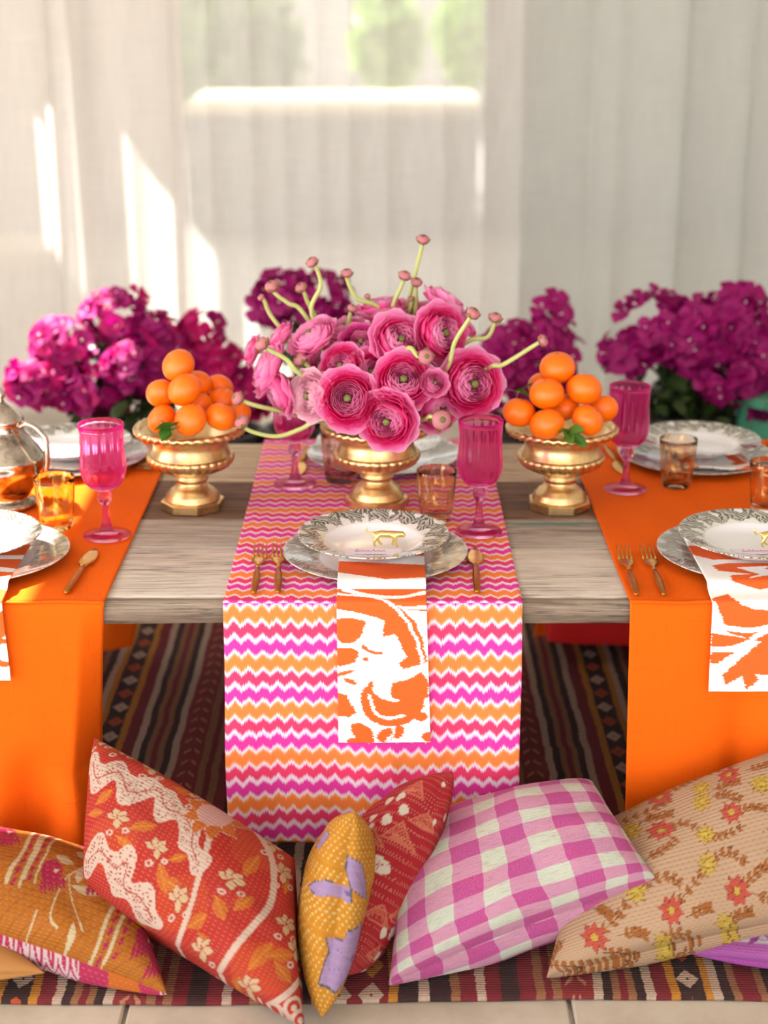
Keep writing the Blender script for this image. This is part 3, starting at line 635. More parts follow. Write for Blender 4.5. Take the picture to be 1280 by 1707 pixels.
def place_card(x, y, rz, seed, n, label):
    t = thing('place_card', label, 'place card', (x, y, ZB+.0022), (R(-7), 0, rz)); r = random.Random(seed)
    box('card', -.043, .043, -.015, .017, 0, .0012, M['card'], t)
    pts = [(-.026, .004, .0018), (-.024, .013, .0018), (-.027, .004, .0018), (-.028, -.004, .0018), (-.022, -.003, .0018)]
    for i in range(n):
        xx = -.018+i*.040/n; h = r.choice([.003, .003, .009, .004])
        pts += [(xx, -.002, .0018), (xx+.0028, h, .0018), (xx+.0012, h*.6, .0018), (xx+.0034, -.003, .0018)]
    tube('handwriting', smooth_path(pts, 4), .00035, M['ink'], t, 5)
place_card(-.016, 2.302, 0, 3, 5, 'lilac white place card with pink script in the middle bowl'); place_card(.576, 2.302, R(2), 5, 7, 'lilac white place card with pink script in the right front bowl')

# ------------------------------------------------------------ cutlery (local: handle end at y=0, tip at +y)
def strip_geo(st, th=.0022, nw=6):
    """stations (y, halfwidth, z, halfthick) -> closed loft with oval section"""
    V = []; Fc = []; n = nw*2
    for y, w, z, h in st:
        for k in range(n):
            a = 2*PI*k/n; V.append((w*math.cos(a), y, z+h*math.sin(a)))
    for i in range(len(st)-1):
        for k in range(n):
            l = (k+1) % n; Fc.append((i*n+k, i*n+l, (i+1)*n+l, (i+1)*n+k))
    Fc += [tuple(range(n-1, -1, -1)), tuple((len(st)-1)*n+k for k in range(n))]; return V, Fc
def make_fork(label):
    t = thing('fork', label, 'fork', group='gold forks')
    mesh_obj('handle', *strip_geo([(0, .002, .003, .0015), (.004, .0042, .003, .0026), (.03, .0055, .0035, .003), (.055, .0062, .004, .0032), (.08, .0048, .0045, .0028), (.10, .0032, .005, .0022)]), M['handle'], t)
    hd = mesh_obj('head', *strip_geo([(.098, .0030, .005, .0020), (.112, .0032, .0055, .0018), (.122, .0070, .0052, .0013), (.130, .0105, .0045, .0012), (.145, .0115, .0042, .0011), (.150, .0116, .0045, .001)]), M['brass'], t)
    for k in range(4):
        x = -.0096+k*.0064; mesh_obj('tine', *strip_geo([(.148, .0021, .0045, .001), (.170, .0018, .0055, .001), (.186, .0014, .008, .0009), (.197, .0006, .011, .0006)], nw=3), M['brass'], hd).location.x = x
    return t
def make_knife(label):
    t = thing('butter_knife', label, 'knife', group='gold butter knives')
    mesh_obj('handle', *strip_geo([(0, .002, .003, .0015), (.004, .0045, .0032, .0026), (.03, .0055, .0036, .003), (.06, .0062, .004, .0032), (.09, .0052, .004, .0028), (.112, .0040, .004, .002)]), M['handle'], t)
    mesh_obj('blade', *strip_geo([(.108, .0042, .004, .0018), (.120, .0062, .004, .0012), (.126, .0120, .004, .001), (.145, .0130, .0035, .0009), (.165, .0118, .003, .0008), (.182, .0080, .0028, .0006), (.196, .0018, .0026, .0004)]), M['brass'], t)
    return t
ZK = ZT+.0036
fk = make_fork('left one of two gold forks on the chevron runner'); fk.location = (-.1925, 2.204, ZK); fk.rotation_euler = (0, 0, R(1))
dup(fk, (-.157, 2.206, ZK), (0, 0, R(3)), 'right one of two gold forks on the chevron runner')
dup(fk, (.372, 2.196, ZK), (0, 0, R(-2)), 'left one of two gold forks on the right orange runner'); dup(fk, (.4125, 2.196, ZK), (0, 0, R(-1)), 'right one of two gold forks on the right orange runner')
dup(fk, (-.455, 3.005, ZK), (0, 0, R(183)), 'blurred gold fork on far left corner of orange runner, nearer sunlit plate'); dup(fk, (-.425, 3.0, ZK), (0, 0, R(178)), 'blurred gold fork on far left corner, nearer the left fruit urn'); dup(fk, (.748, 3.0, ZK), (0, 0, R(180)), 'blurred gold fork at the right edge beside far right plate')
kn = make_knife('gold butter knife on chevron runner right of the middle plate'); kn.location = (.138, 2.207, ZK); kn.rotation_euler = (0, 0, R(-2))
dup(kn, (-.470, 2.203, ZK), (0, 0, R(-3)), 'gold butter knife on the left orange runner'); dup(kn, (.428, 2.99, ZK), (0, 0, R(184)), 'blurred gold knife behind pink goblet on right orange runner'); dup(kn, (-.150, 2.985, ZK), (0, 0, R(178)), 'blurred gold knife behind far pink goblet on chevron runner')

# ------------------------------------------------------------ glassware
def make_goblet(label):
    t = thing('goblet', label, 'goblet', group='pink cut glass goblets')
    def facet(ph, r, z, i):
        k = sm(.080, .092, z)*(1-sm(.172, .182, z)); lo = 1-sm(.100, .118, z)
        f = abs(math.cos(ph*8)); d = abs(math.cos(ph*8+ (z-.08)*260))*abs(math.cos(ph*8-(z-.08)*260))
        return r*(1 - .045*k*(f*(1-lo) + d*lo)), z
    outer = [(.010, .0785), (.016, .080), (.024, .085), (.031, .093), (.0355, .103), (.0375, .114), (.0375, .126), (.0362, .140), (.0352, .155), (.0352, .168), (.0358, .180), (.0366, .190)]
    inner = [(.0352, .190), (.0342, .180), (.0332, .165), (.0332, .150), (.0342, .138), (.0352, .122), (.0350, .112), (.033, .102), (.028, .094), (.020, .088), (.010, .0855), (.0, .085)]
    n_o = len(outer)
    lathe('bowl', [(.0, .0785)]+outer+inner, M['pink_glass'], t, 96, lambda ph, r, z, i: facet(ph, r, z, i) if i <= n_o else (r, z))
    lathe('stem', [(.0, .010), (.012, .010), (.0085, .018), (.0062, .030), (.0056, .045), (.0062, .054), (.0105, .060), (.0118, .066), (.0112, .071), (.0085, .076), (.0098, .0788), (.0, .0788)], M['pink_glass'], t, 12, None, False)
    lathe('foot', [(.0, 0), (.037, 0), (.0385, .0012), (.0385, .0026), (.030, .0045), (.020, .0075), (.012, .011), (.0, .011)], M['pink_glass'], t, 48)
    return t
g = make_goblet('pink cut glass goblet on chevron runner right of the flower urn'); g.location = (.1557, 2.485, ZT+.0042)
for p, lb in (((-.4525, 2.466, ZT+.0042), 'pink cut glass goblet on the left orange runner, glittering in sun'), ((.4295, 2.715, ZT+.0042), 'pink cut glass goblet on right orange runner beside fruit urn'), ((-.1596, 2.745, ZT+.0042), 'blurred pink goblet half hidden under left side of bouquet')):
    dup(g, p, (0, 0, random.random()), lb)
def make_tumbler(mat, label, loc, sc=1):
    t = thing('tumbler', label, 'glass', loc, group='amber tumblers')
    flute = lambda ph, r, z, i: (r*(1+.012*math.cos(ph*16)*(1 if 2 <= i <= 8 else 0)), z)
    lathe('glass', [(.0, 0), (.022, 0), (.0245, .0015), (.0262, .008), (.0285, .022), (.0302, .040), (.0318, .060), (.0330, .078), (.0336, .088), (.0332, .0886), (.0324, .088), (.0316, .078), (.0303, .060), (.0287, .040), (.0268, .022), (.0235, .013), (.0, .011)], mat, t, 64, flute)
    t.scale = (sc,)*3; return t
make_tumbler(M['honey'], 'honey yellow glass tumbler in sun on left orange runner', (-.541, 2.505, ZT+.0042)); make_tumbler(M['amber'], 'amber tumbler between flower urn and pink goblet on chevron runner', (.0878, 2.545, ZT+.0042))
make_tumbler(M['amber'], 'amber tumbler on right orange runner in front of far plate', (.5233, 2.735, ZT+.0042)); make_tumbler(M['amber'], 'amber tumbler cut off by the right edge of photo', (.652, 2.59, ZT+.0042)); make_tumbler(M['rose_glass'], 'rose tinted tumbler half behind the flower urn', (-.0785, 2.765, ZT+.0042), 1.05)

# ------------------------------------------------------------ gold urns
def make_urn(label):
    t = thing('pedestal_urn', label, 'urn', group='gold pedestal urns')
    lathe('plinth', [(.0, 0), (.055, 0), (.0555, .0125), (.053, .0145), (.0, .0145)], M['gold'], t, 8, None, False)
    lathe('foot', [(.0, .013), (.047, .013), (.0475, .018), (.044, .021), (.0445, .0245), (.040, .028), (.039, .031), (.032, .036), (.026, .043), (.0245, .048), (.029, .0505), (.0295, .054), (.025, .0565), (.0265, .060), (.034, .064), (.0, .064)], M['gold'], t, 48)
    lathe('bowl', [(.0, .062), (.034, .062), (.050, .068), (.062, .076), (.0685, .084), (.0705, .091), (.068, .097), (.0655, .103), (.0635, .111), (.0635, .119), (.066, .125), (.075, .130), (.084, .133), (.086, .139), (.080, .138), (.066, .126), (.056, .116), (.045, .108), (.0, .106)], M['gold'], t, 64)
    def gad(ph, r, z, i):
        k = abs(math.sin(ph*15)); f = 1 if 0 < i < 6 else 0
        return r*(1+.045*(k**.6-.3)*f), z
    lathe('gadroon_band', [(.054, .072), (.061, .074), (.0675, .0785), (.0715, .0845), (.0735, .0905), (.072, .0955), (.066, .096)], M['gold'], t, 180, gad, close=True)
    def egg(ph, r, z, i):
        k = abs(math.sin(ph*18+.6*math.sin(ph*3))); f = 1 if 1 < i < 6 else 0
        return r*(1+.035*(k**.5-.5)*f), z+.0012*f*math.cos(ph*36)
    lathe('rim', [(.078, .131), (.086, .1315), (.0915, .134), (.0945, .138), (.0952, .142), (.0925, .1455), (.0885, .1462), (.085, .143), (.082, .137)], M['gold'], t, 216, egg, close=True)
    return t
u = make_urn('gold pedestal urn holding the pink bouquet on chevron runner'); u.location = (-.0125, 2.632, ZT+.0042); u.rotation_euler = (0, 0, R(0))
dup(u, (-.331, 2.632, ZT), (0, 0, R(14)), 'gold pedestal urn of clementines between left and middle runners'); dup(u, (.3035, 2.632, ZT), (0, 0, R(20)), 'gold pedestal urn of clementines between middle and right runners')

# ------------------------------------------------------------ clementines
def orange_mesh():
    bm = bmesh.new(); bmesh.ops.create_uvsphere(bm, u_segments=28, v_segments=18, radius=1)
    for v in bm.verts:
        r = math.hypot(v.co.x, v.co.y); z = v.co.z*.86; dim = .07*math.exp(-(r/.16)**2); z -= dim if v.co.z > 0 else -dim*.8
        a = math.atan2(v.co.y, v.co.x); v.co = Vector((v.co.x*(1+.008*math.cos(a*5)), v.co.y*(1+.008*math.cos(a*5)), z))
    me = bpy.data.meshes.new('clementine'); bm.to_mesh(me); bm.free(); me.materials.append(M['peel']); me.polygons.foreach_set('use_smooth', [True]*len(me.polygons)); return me
ome = orange_mesh()
ca = mesh_obj('calyx', *join_geo([([(0, 0, .80), (.13*math.cos(a-.35), .13*math.sin(a-.35), .805), (.19*math.cos(a), .19*math.sin(a), .815), (.13*math.cos(a+.35), .13*math.sin(a+.35), .805)], [(0, 1, 2, 3)]) for a in np.arange(5)*2*PI/5] + [tube_geo([(0, 0, .78), (0, 0, .84)], .05, 6)]), M['calyx']); cme = ca.data; bpy.data.objects.remove(ca)
def pile(pts, cx, names, side):
    P = np.array([p[:3] for p in pts]); rr = np.array([p[3] for p in pts])
    for _ in range(200):     # let neighbours push apart until they only touch
        for i in range(len(P)):
            for j in range(i):
                d = P[i]-P[j]; l = np.linalg.norm(d); need = (rr[i]+rr[j])*.965-l
                if need > 0:
                    d = d/l*np.array([.35, 1, .35]); d /= np.linalg.norm(d)+1e-9; P[i] += d*need*.3; P[j] -= d*need*.3
        P[:, 2] = np.maximum(P[:, 2], .585+rr*.62)
    for i, (p, r_) in enumerate(zip(P, rr)):
        t = thing('clementine', names[i], 'clementine', p, (random.uniform(-.9, .3), random.uniform(-.7, .7), random.uniform(0, 6)), side); t.scale = (r_*1.04,)*3
        link('peel', ome, t); link('calyx', cme, t)
OL = [(-.3445, 2.62, .7022, .0277), (-.3739, 2.61, .6561, .0250), (-.3303, 2.575, .6719, .0282), (-.3167, 2.66, .6593, .0245), (-.2847, 2.68, .6472, .0235), (-.3092, 2.63, .6352, .022), (-.3699, 2.58, .6205, .0250), (-.3185, 2.545, .6283, .0268), (-.2712, 2.57, .6267, .0253), (-.2727, 2.64, .6326, .0236), (-.2515, 2.63, .6211, .0225)]
pile(OL, -.331, ['clementine on top of the left pile', 'clementine at left of the left pile, second row', 'clementine in middle of the left pile, facing front', 'clementine behind the middle one in the left pile', 'clementine at the back right of the left pile', 'small clementine deep inside the left pile', 'clementine at lower left of left pile beside leaf sprig', 'clementine at bottom front of left pile right of leaf sprig', 'clementine at lower right front of the left pile', 'clementine at right of left pile behind lower right one', 'clementine at far right rim of left urn'], 'clementines in the left urn')
OR_ = [(.2908, 2.62, .6985, .0293), (.2699, 2.575, .6644, .0282), (.3315, 2.595, .6666, .0292), (.2250, 2.58, .6313, .0268), (.2683, 2.545, .6220, .0279), (.3378, 2.565, .6227, .0267), (.3699, 2.62, .6273, .0255), (.3055, 2.61, .6336, .024), (.2711, 2.65, .6601, .0255)]
pile(OR_, .3035, ['clementine on top of the right pile', 'clementine left in second row of right pile', 'clementine right in second row of right pile', 'clementine at far left rim of right urn', 'clementine at bottom front of right pile left of leaves', 'clementine at bottom front of right pile right of leaves', 'clementine at far right rim of right urn by goblet', 'small clementine deep in the middle of right pile', 'clementine half hidden at back left of right pile'], 'clementines in the right urn')
def leaf_geo(l, w, fold=.25, curl=.2, n=6):
    V = []; Fc = []
    for i in range(n+1):
        s = i/n; ww = w*math.sin(PI*min(s*.96+.04, 1))**.8; z = -curl*l*s*s
        V += [(-ww, s*l, z+fold*ww), (0, s*l, z), (ww, s*l, z+fold*ww)]
    for i in range(n): a = i*3; Fc += [(a, a+1, a+4, a+3), (a+1, a+2, a+5, a+4)]
    return V, Fc
lf = mesh_obj('leaf', *leaf_geo(.036, .011), M['leaf']); lme = lf.data; bpy.data.objects.remove(lf)
def sprig(loc, n, label, seed):
    r = random.Random(seed); t = thing('leaf_sprig', label, 'leaf sprig', loc, group='citrus leaf sprigs')
    tube('stem', [(0, .02, -.012), (0, .005, .0), (.004, -.006, .008)], [.0016, .001], M['stem'], t, 6)
    for k in range(n):
        o = link('leaf', lme, t); o.location = (r.uniform(-.004, .004), r.uniform(-.006, .004), r.uniform(0, .008)); o.rotation_euler = (r.uniform(-.7, .9), r.uniform(-.8, .8), r.uniform(1.2, 5.0)); o.scale = (r.uniform(.7, 1.05),)*3
sprig((-.350, 2.523, .616), 8, 'green citrus leaf sprig at the front of the left clementines', 1); sprig((.303, 2.527, .607), 7, 'green citrus leaf sprig between front clementines of right urn', 2); sprig((.225, 2.615, .655), 4, 'small green leaf sprig at left edge of right clementines', 3)

# ------------------------------------------------------------ silver coffee pot
cp = thing('coffee_pot', 'tarnished silver coffee pot with curved handle at left edge', 'coffee pot', (-.648, 2.625, ZT+.0042))
lathe('body', [(.0, 0), (.046, 0), (.050, .004), (.048, .010), (.040, .014), (.037, .018), (.044, .030), (.056, .045), (.064, .062), (.0675, .078), (.067, .084), (.069, .087), (.066, .090), (.058, .103), (.045, .118), (.036, .130), (.032, .140), (.033, .147), (.035, .150), (.0, .150)], M['silver'], cp, 64)
lid = lathe('lid', [(.0, .149), (.036, .149), (.0365, .153), (.033, .158), (.026, .168), (.017, .176), (.009, .181), (.006, .184), (.0, .185)], M['silver'], cp, 48)
lathe('finial', [(.0, .183), (.006, .184), (.004, .188), (.0075, .193), (.008, .198), (.0045, .203), (.0025, .208), (.0, .210)], M['silver'], lid, 24)
tube('handle', smooth_path([(.030, -.012, .143), (.045, -.018, .150), (.058, -.022, .147), (.068, -.026, .139), (.0765, -.028, .128), (.079, -.029, .105), (.077, -.028, .082), (.071, -.026, .066), (.060, -.022, .060)], 6), [.004, .005, .0045, .004, .005, .005, .0045, .004, .0045], M['silver'], cp, 12)
tube('spout', smooth_path([(-.055, .02, .06), (-.085, .03, .085), (-.095, .034, .12), (-.115, .04, .145)], 6), [.016, .011, .008, .006], M['silver'], cp, 12)
# ------------------------------------------------------------ ranunculus
def petal_mesh(name, Rrim, Rmax, zrim, half, mat, curl=0., jag=0., seed=0, nu=7, nv=7):
    r = random.Random(seed); V = []; UV = []; Fc = []
    P0, P1, P2 = (.10, -.55), (Rmax*1.22, -.42), (Rrim, zrim); ph = r.uniform(0, 6)
    for j in range(nv):
        s = j/(nv-1); a = (1-s)**2; b_ = 2*s*(1-s); c = s*s
        rad = a*P0[0]+b_*P1[0]+c*P2[0]; z = a*P0[1]+b_*P1[1]+c*P2[1]
        rad += curl*max(0, s-.75)**1.2*2.2; wid = half*(.45+.75*math.sin(PI*min(1, .12+s*.62)))
        for i in range(nu):
            w = -1+2*i/(nu-1); th = w*wid*(1-.18*max(0, s-.8)/.2*abs(w)); dz = -.10*abs(w)**3*s*s + jag*s*s*math.sin(w*4+ph); dr = jag*s*math.sin(w*5+ph*2)*.7
            V.append(((rad+dr)*math.cos(th), (rad+dr)*math.sin(th), z+dz)); UV.append((i/(nu-1), s))
    for j in range(nv-1):
        for i in range(nu-1): a = j*nu+i; Fc.append((a, a+1, a+nu+1, a+nu))
    return V, Fc, UV
def make_flower_meshes(key, mats):
    rings = [(1.06, 1.02, -.10, 6, .64, .5, .08), (.97, .96, .06, 6, .62, .32, .07), (.87, .88, .17, 6, .60, .15, .05), (.77, .80, .25, 6, .60, .05, .04), (.67, .72, .30, 6, .60, .0, .03)]
    out = []
    for k, (rr, rm, z, n, half, curl, jag) in enumerate(rings):
        ms = []
        for v in range(2):
            V, Fc, UV = petal_mesh('petal', rr, rm, z, half, None, curl, jag, k*7+v); o = mesh_obj('petal', V, Fc, M[mats[k]], None, True, UV); ms.append(o.data); bpy.data.objects.remove(o)
        out.append((n, ms))
    V = []; Fc = []; UV = []
    for k, (rr, rm, z, n, half) in enumerate([(.58, .65, .335, 6, .58), (.50, .57, .35, 6, .58), (.42, .50, .36, 5, .62), (.35, .43, .36, 5, .62), (.28, .36, .35, 5, .64), (.21, .29, .33, 4, .72)]):
        for q in range(n):
            v, f, uv = petal_mesh('p', rr, rm, z, half, None, 0, .015, k*9+q, 6, 5); a = 2*PI*(q+k*.4)/n; o = len(V)
            V += [(x*math.cos(a)-y*math.sin(a), x*math.sin(a)+y*math.cos(a), zz) for x, y, zz in v]; Fc += [tuple(i+o for i in t) for t in f]; UV += uv
    o = mesh_obj('inner_petals', V, Fc, M[mats[5]], None, True, UV); inner = o.data; bpy.data.objects.remove(o)
    return out, inner
FK = {'H': make_flower_meshes('H', ['lite', 'mid', 'hot', 'hot', 'hot', 'lite']), 'M': make_flower_meshes('M', ['lite', 'lite', 'mid', 'hot', 'mid', 'lite']), 'L': make_flower_meshes('L', ['lite', 'lite', 'lite', 'lite', 'mid', 'lite']), 'V': make_flower_meshes('V', ['mid', 'violet', 'violet', 'violet', 'violet', 'lite']), 'W': make_flower_meshes('W', ['pale']*6), 'P': make_flower_meshes('P', ['lite']*6)}
eo = lathe('eye', [(.0, .05), (.13, .05), (.15, .20), (.12, .27), (.06, .29), (.0, .295)], M['eye'], None, 12, lambda ph, r, z, i: (r*(1+.12*math.cos(ph*6)), z)); eme = eo.data; bpy.data.objects.remove(eo)
URN = Vector((-.0125, 2.632, .575))
FL = [(-.1228, 2.60, .7623, .0342, 'P', (-.45, -.35, .75), 'light pink ranunculus facing up at the upper left of bouquet'), (-.1813, 2.66, .7452, .0247, 'M', None, 'pink ranunculus at far upper left, behind light pink upturned one'), (-.0383, 2.60, .7480, .0292, 'V', (-.05, -.75, .55), 'violet pink ranunculus, upper middle-left of bouquet'), (.0280, 2.58, .7564, .0390, 'M', (.35, -.75, .5), 'pink ranunculus turned right in the upper middle'), (.1007, 2.60, .7623, .0403, 'H', (.5, -.75, .25), 'deep pink ranunculus, upper right with folded spiral petals'), (.1113, 2.68, .8038, .0340, 'L', (.55, .1, .75), 'light pink ranunculus at the very top right of bouquet'),
 (-.0042, 2.72, .7876, .0377, 'M', (-.1, .0, 1), 'pink ranunculus at top back behind curly stems'), (.0802, 2.74, .7752, .0317, 'M', (.2, -.1, 1), 'pink ranunculus at back between top stems and top right bloom'), (-.0718, 2.56, .7161, .0309, 'H', (-.25, -.85, .35), 'hot pink ranunculus above the pale one, left of middle'), (-.0220, 2.56, .7059, .0300, 'H', (.25, -.85, .2), 'hot pink ranunculus tucked left of the central big bloom'), (.0315, 2.52, .7034, .0404, 'H', (.05, -.85, .5), 'big hot pink ranunculus at the centre of bouquet'), (-.0592, 2.51, .6740, .0410, 'H', (-.05, -.95, .3), 'big hot pink ranunculus above left rim of urn'), (.0039, 2.495, .6385, .0395, 'H', (-.25, -.95, .05), 'hot pink ranunculus drooping over the front of urn'),
 (-.1255, 2.54, .6699, .0335, 'W', (-.6, -.75, .15), 'palest pink ranunculus with yellow eye at lower left'), (.1476, 2.55, .6879, .0449, 'H', (.3, -.9, .2), 'largest ranunculus at the right with layered pink petals'), (.0828, 2.52, .6973, .0187, 'L', (.2, -.9, .4), 'small half open light pink ranunculus with green eye'), (.0920, 2.54, .6450, .0330, 'M', (.4, -.85, -.1), 'pink ranunculus over right rim of urn'), (-.2027, 2.60, .7046, .0375, 'L', (-.75, -.1, .35), 'light pink ranunculus seen from side at left'), (-.1820, 2.58, .6638, .0354, 'M', (-.75, -.35, -.25), 'pink ranunculus hanging low at left of bouquet'), (-.2311, 2.68, .7155, .0229, 'M', (-.9, -.1, .3), 'small pink ranunculus at extreme left back'),
 (-.0684, 2.68, .7578, .0269, 'L', (-.2, -.3, .9), 'pale lilac pink ranunculus at back left of top stems'), (0, 2.56, .6606, .0261, 'H', (.1, -.9, .1), 'hot pink ranunculus between drooping one and central one'), (.1316, 2.64, .7015, .0288, 'L', (.6, -.3, .6), 'light pink ranunculus behind the largest right bloom'), (-.1069, 2.64, .7078, .0226, 'H', (-.5, -.6, .5), 'small hot pink ranunculus in shade left of middle'), (.0446, 2.58, .6430, .0243, 'M', (.2, -.9, 0), 'small pink ranunculus in shade above urn rim'), (.1472, 2.72, .7494, .0189, 'M', (.7, 0, .6), 'small pink ranunculus at back right'), (-.0325, 2.60, .6755, .0224, 'M', (0, -.9, .2), 'small pink ranunculus deep behind big left bloom'), (.0898, 2.62, .7041, .0225, 'H', (.3, -.8, .3), 'small hot pink ranunculus deep behind green bud')]
for i, (x, y, z, r, k, d, lb) in enumerate(FL):
    p = Vector((x, y, z)); d = Vector(d).normalized() if d else (p-Vector((0, 2.68, .62))).normalized()
    q = d.to_track_quat('Z', 'Y') @ Matrix.Rotation(random.uniform(0, 6), 4, 'Z').to_quaternion()
    t = thing('ranunculus', lb, 'flower', p-d*r*.15, q.to_euler(), 'ranunculus blooms'); t.scale = (r*1.08, r*1.08, r*1.05)
    rings, inner = FK[k]
    for j, (n, ms) in enumerate(rings):
        for a in range(n):
            o = link('petal', ms[a % 2], t); jx = random.uniform(-.07, .07); o.rotation_euler = (jx, random.uniform(-.06, .10), 2*PI*(a+j*.37)/n+random.uniform(-.08, .08)); s_ = random.uniform(.95, 1.05); o.scale = (s_, s_, random.uniform(.92, 1.08))
    link('inner_petals', inner, t); link('eye', eme, t)
    Mi = (Matrix.Translation(t.location) @ q.to_matrix().to_4x4() @ Matrix.Diagonal((*t.scale, 1))).inverted()
    base = URN+Vector((x*.12, (y-2.63)*.12, 0)); back = p-d*r*.7
    mid = back.lerp(base, .5)+Vector((x*.15, 0, .02))
    path = smooth_path([back, back-d*.015, mid, base], 5)
    V, Fc = tube_geo(path, [.0024, .0028], 6); mesh_obj('stem', [Mi @ v for v in V], Fc, M['stem'], t)
# buds on curling stems
bo = lathe('bud', [(.0, -.9), (.45, -.8), (.85, -.35), (1.0, .1), (.85, .55), (.5, .82), (.18, .80), (.0, .74)], M['bud'], None, 18, lambda ph, r, z, i: (r*(1+.07*abs(math.cos(ph*2.5+z*1.2))), z)); bme = bo.data; bpy.data.objects.remove(bo)
so = mesh_obj('sepal', [(.2, -.30, -.95), (.2, .30, -.95), (.85, -.42, -.55), (.85, .42, -.55), (1.12, -.30, -.05), (1.12, .30, -.05), (1.30, 0, .35)], [(0, 1, 3, 2), (2, 3, 5, 4), (4, 5, 6)], M['sepal']); sme = so.data; bpy.data.objects.remove(so)
ez = lathe('bud_eye', [(.0, .6), (.34, .6), (.36, .80), (.2, .90), (.0, .88)], M['eye'], None, 10); zme = ez.data; bpy.data.objects.remove(ez)
BD = [[(-0.1198, 2.66, 0.8691), (-0.112, 2.664, 0.8562), (-0.1064, 2.668, 0.8268), (-0.1216, 2.672, 0.7762)],
[(-0.0627, 2.68, 0.8472), (-0.0617, 2.684, 0.8341), (-0.0455, 2.688, 0.8022), (-0.0124, 2.692, 0.7889), (0.0063, 2.696, 0.7544)],
[(0.0349, 2.68, 0.8431), (0.0309, 2.684, 0.8279), (0.0166, 2.688, 0.7939), (0.0133, 2.692, 0.7574)], [(0.055, 2.7, 0.8283), (0.054, 2.704, 0.8159), (0.0542, 2.708, 0.7815), (0.0461, 2.712, 0.7511)],
[(0.0659, 2.71, 0.899), (0.0648, 2.714, 0.8889), (0.0541, 2.718, 0.8426), (0.046, 2.722, 0.8084), (0.0358, 2.726, 0.7524)], [(-0.1884, 2.67, 0.8264), (-0.1828, 2.674, 0.8132), (-0.1608, 2.678, 0.7958), (-0.1365, 2.682, 0.7783)],
[(-0.1403, 2.69, 0.8206), (-0.1345, 2.694, 0.8094), (-0.1247, 2.698, 0.7835)], [(-0.2096, 2.7, 0.802), (-0.2039, 2.704, 0.795), (-0.1862, 2.708, 0.7583)], [(-0.0533, 2.66, 0.7911), (-0.0575, 2.664, 0.7778), (-0.0578, 2.668, 0.7519)],
[(-0.0282, 2.7, 0.8041), (-0.0258, 2.704, 0.7908), (-0.0189, 2.708, 0.7349)], [(0.1436, 2.55, 0.805), (0.1361, 2.554, 0.7922), (0.1151, 2.558, 0.7552), (0.1, 2.562, 0.7054)], [(0.1848, 2.62, 0.7835), (0.1826, 2.624, 0.7695), (0.1711, 2.628, 0.748), (0.1348, 2.632, 0.7368)],
[(0.2589, 2.56, 0.758), (0.2468, 2.564, 0.7498), (0.1961, 2.568, 0.7163), (0.1705, 2.572, 0.7092)], [(0.0669, 2.515, 0.7413), (0.0552, 2.53, 0.7384), (0.0375, 2.56, 0.7435)], [(-0.1979, 2.55, 0.7549), (-0.1865, 2.554, 0.7439), (-0.1593, 2.558, 0.7268), (-0.138, 2.562, 0.7013)],
[(-0.241, 2.56, 0.6606), (-0.2335, 2.564, 0.6555), (-0.2018, 2.568, 0.644)], [(-0.2322, 2.53, 0.6287), (-0.2209, 2.534, 0.613), (-0.1772, 2.54, 0.6015), (-0.137, 2.545, 0.6129), (-0.1088, 2.552, 0.6243)], [(-0.1386, 2.58, 0.7217), (-0.1289, 2.584, 0.7125), (-0.1171, 2.588, 0.6992)], [(0.0457, 2.7, 0.7999), (0.0478, 2.704, 0.795), (0.0377, 2.708, 0.7561)], [(0.0922, 2.492, 0.6423), (0.0746, 2.496, 0.6473), (0.065, 2.52, 0.636)]]
BL = ['pink ranunculus bud on tall bent stem at upper left', 'ranunculus bud on long curling stem left of centre top', 'pink bud, left of the touching pair at the top middle', 'pink bud, right of the touching pair at the top middle', 'highest pink bud on the longest straight stem', 'pink tipped bud at upper left before bougainvillea', 'greenish bud on short stem beside the tall bent one', 'tiny bud on the leftmost upright stem', 'brownish bud on a short upright stem left of middle', 'thin dark bud on upright stem behind middle blooms', 'pink green bud leaning right at the upper right', 'green bud on curved stem at right edge of bouquet', 'green bud on long stem reaching over right clementines', 'green bud lying on the central blooms', 'bud curling out at the far left middle', 'pink bud reaching left beside left clementines', 'green bud on low stem arching over left urn rim', 'brownish bud tucked among left blooms', 'tiny bud beside the tall top stems', 'small green eyed bud in front of lower right bloom']
BR = [.0085, .0080, .0085, .0080, .0085, .0100, .0085, .0050, .0070, .0045, .0095, .0090, .0080, .0100, .0100, .0095, .0105, .0100, .0045, .0130]
for i, (pts, lb, r) in enumerate(zip(BD, BL, BR)):
    h = Vector(pts[0]); d = (h-Vector(pts[1])).normalized()
    if i in (13, 19): d = Vector((.2, -.9, .3)).normalized()
    t = thing('ranunculus_bud', lb, 'flower bud', h, d.to_track_quat('Z', 'Y').to_euler(), 'ranunculus buds'); r *= 1.2; t.scale = (r, r, r*.85)
    link('bud', bme, t); link('bud_eye', zme, t)
    for k in range(5):
        o = link('sepal', sme, t); o.rotation_euler = (0, random.uniform(-.15, .35), 2*PI*k/5+.3*i)
    Mi = (Matrix.Translation(h) @ d.to_track_quat('Z', 'Y').to_matrix().to_4x4() @ Matrix.Diagonal((r, r, r*.85, 1))).inverted()
    path = smooth_path(pts + ([tuple(Vector(pts[-1]).lerp(URN, .5)+Vector((0, .02, 0))), tuple(URN)]), 6)
    V, Fc = tube_geo(path, [.0030, .0036, .0040, .0038, .0036], 8); mesh_obj('stem', [Mi @ v for v in V], Fc, M['stem'], t)

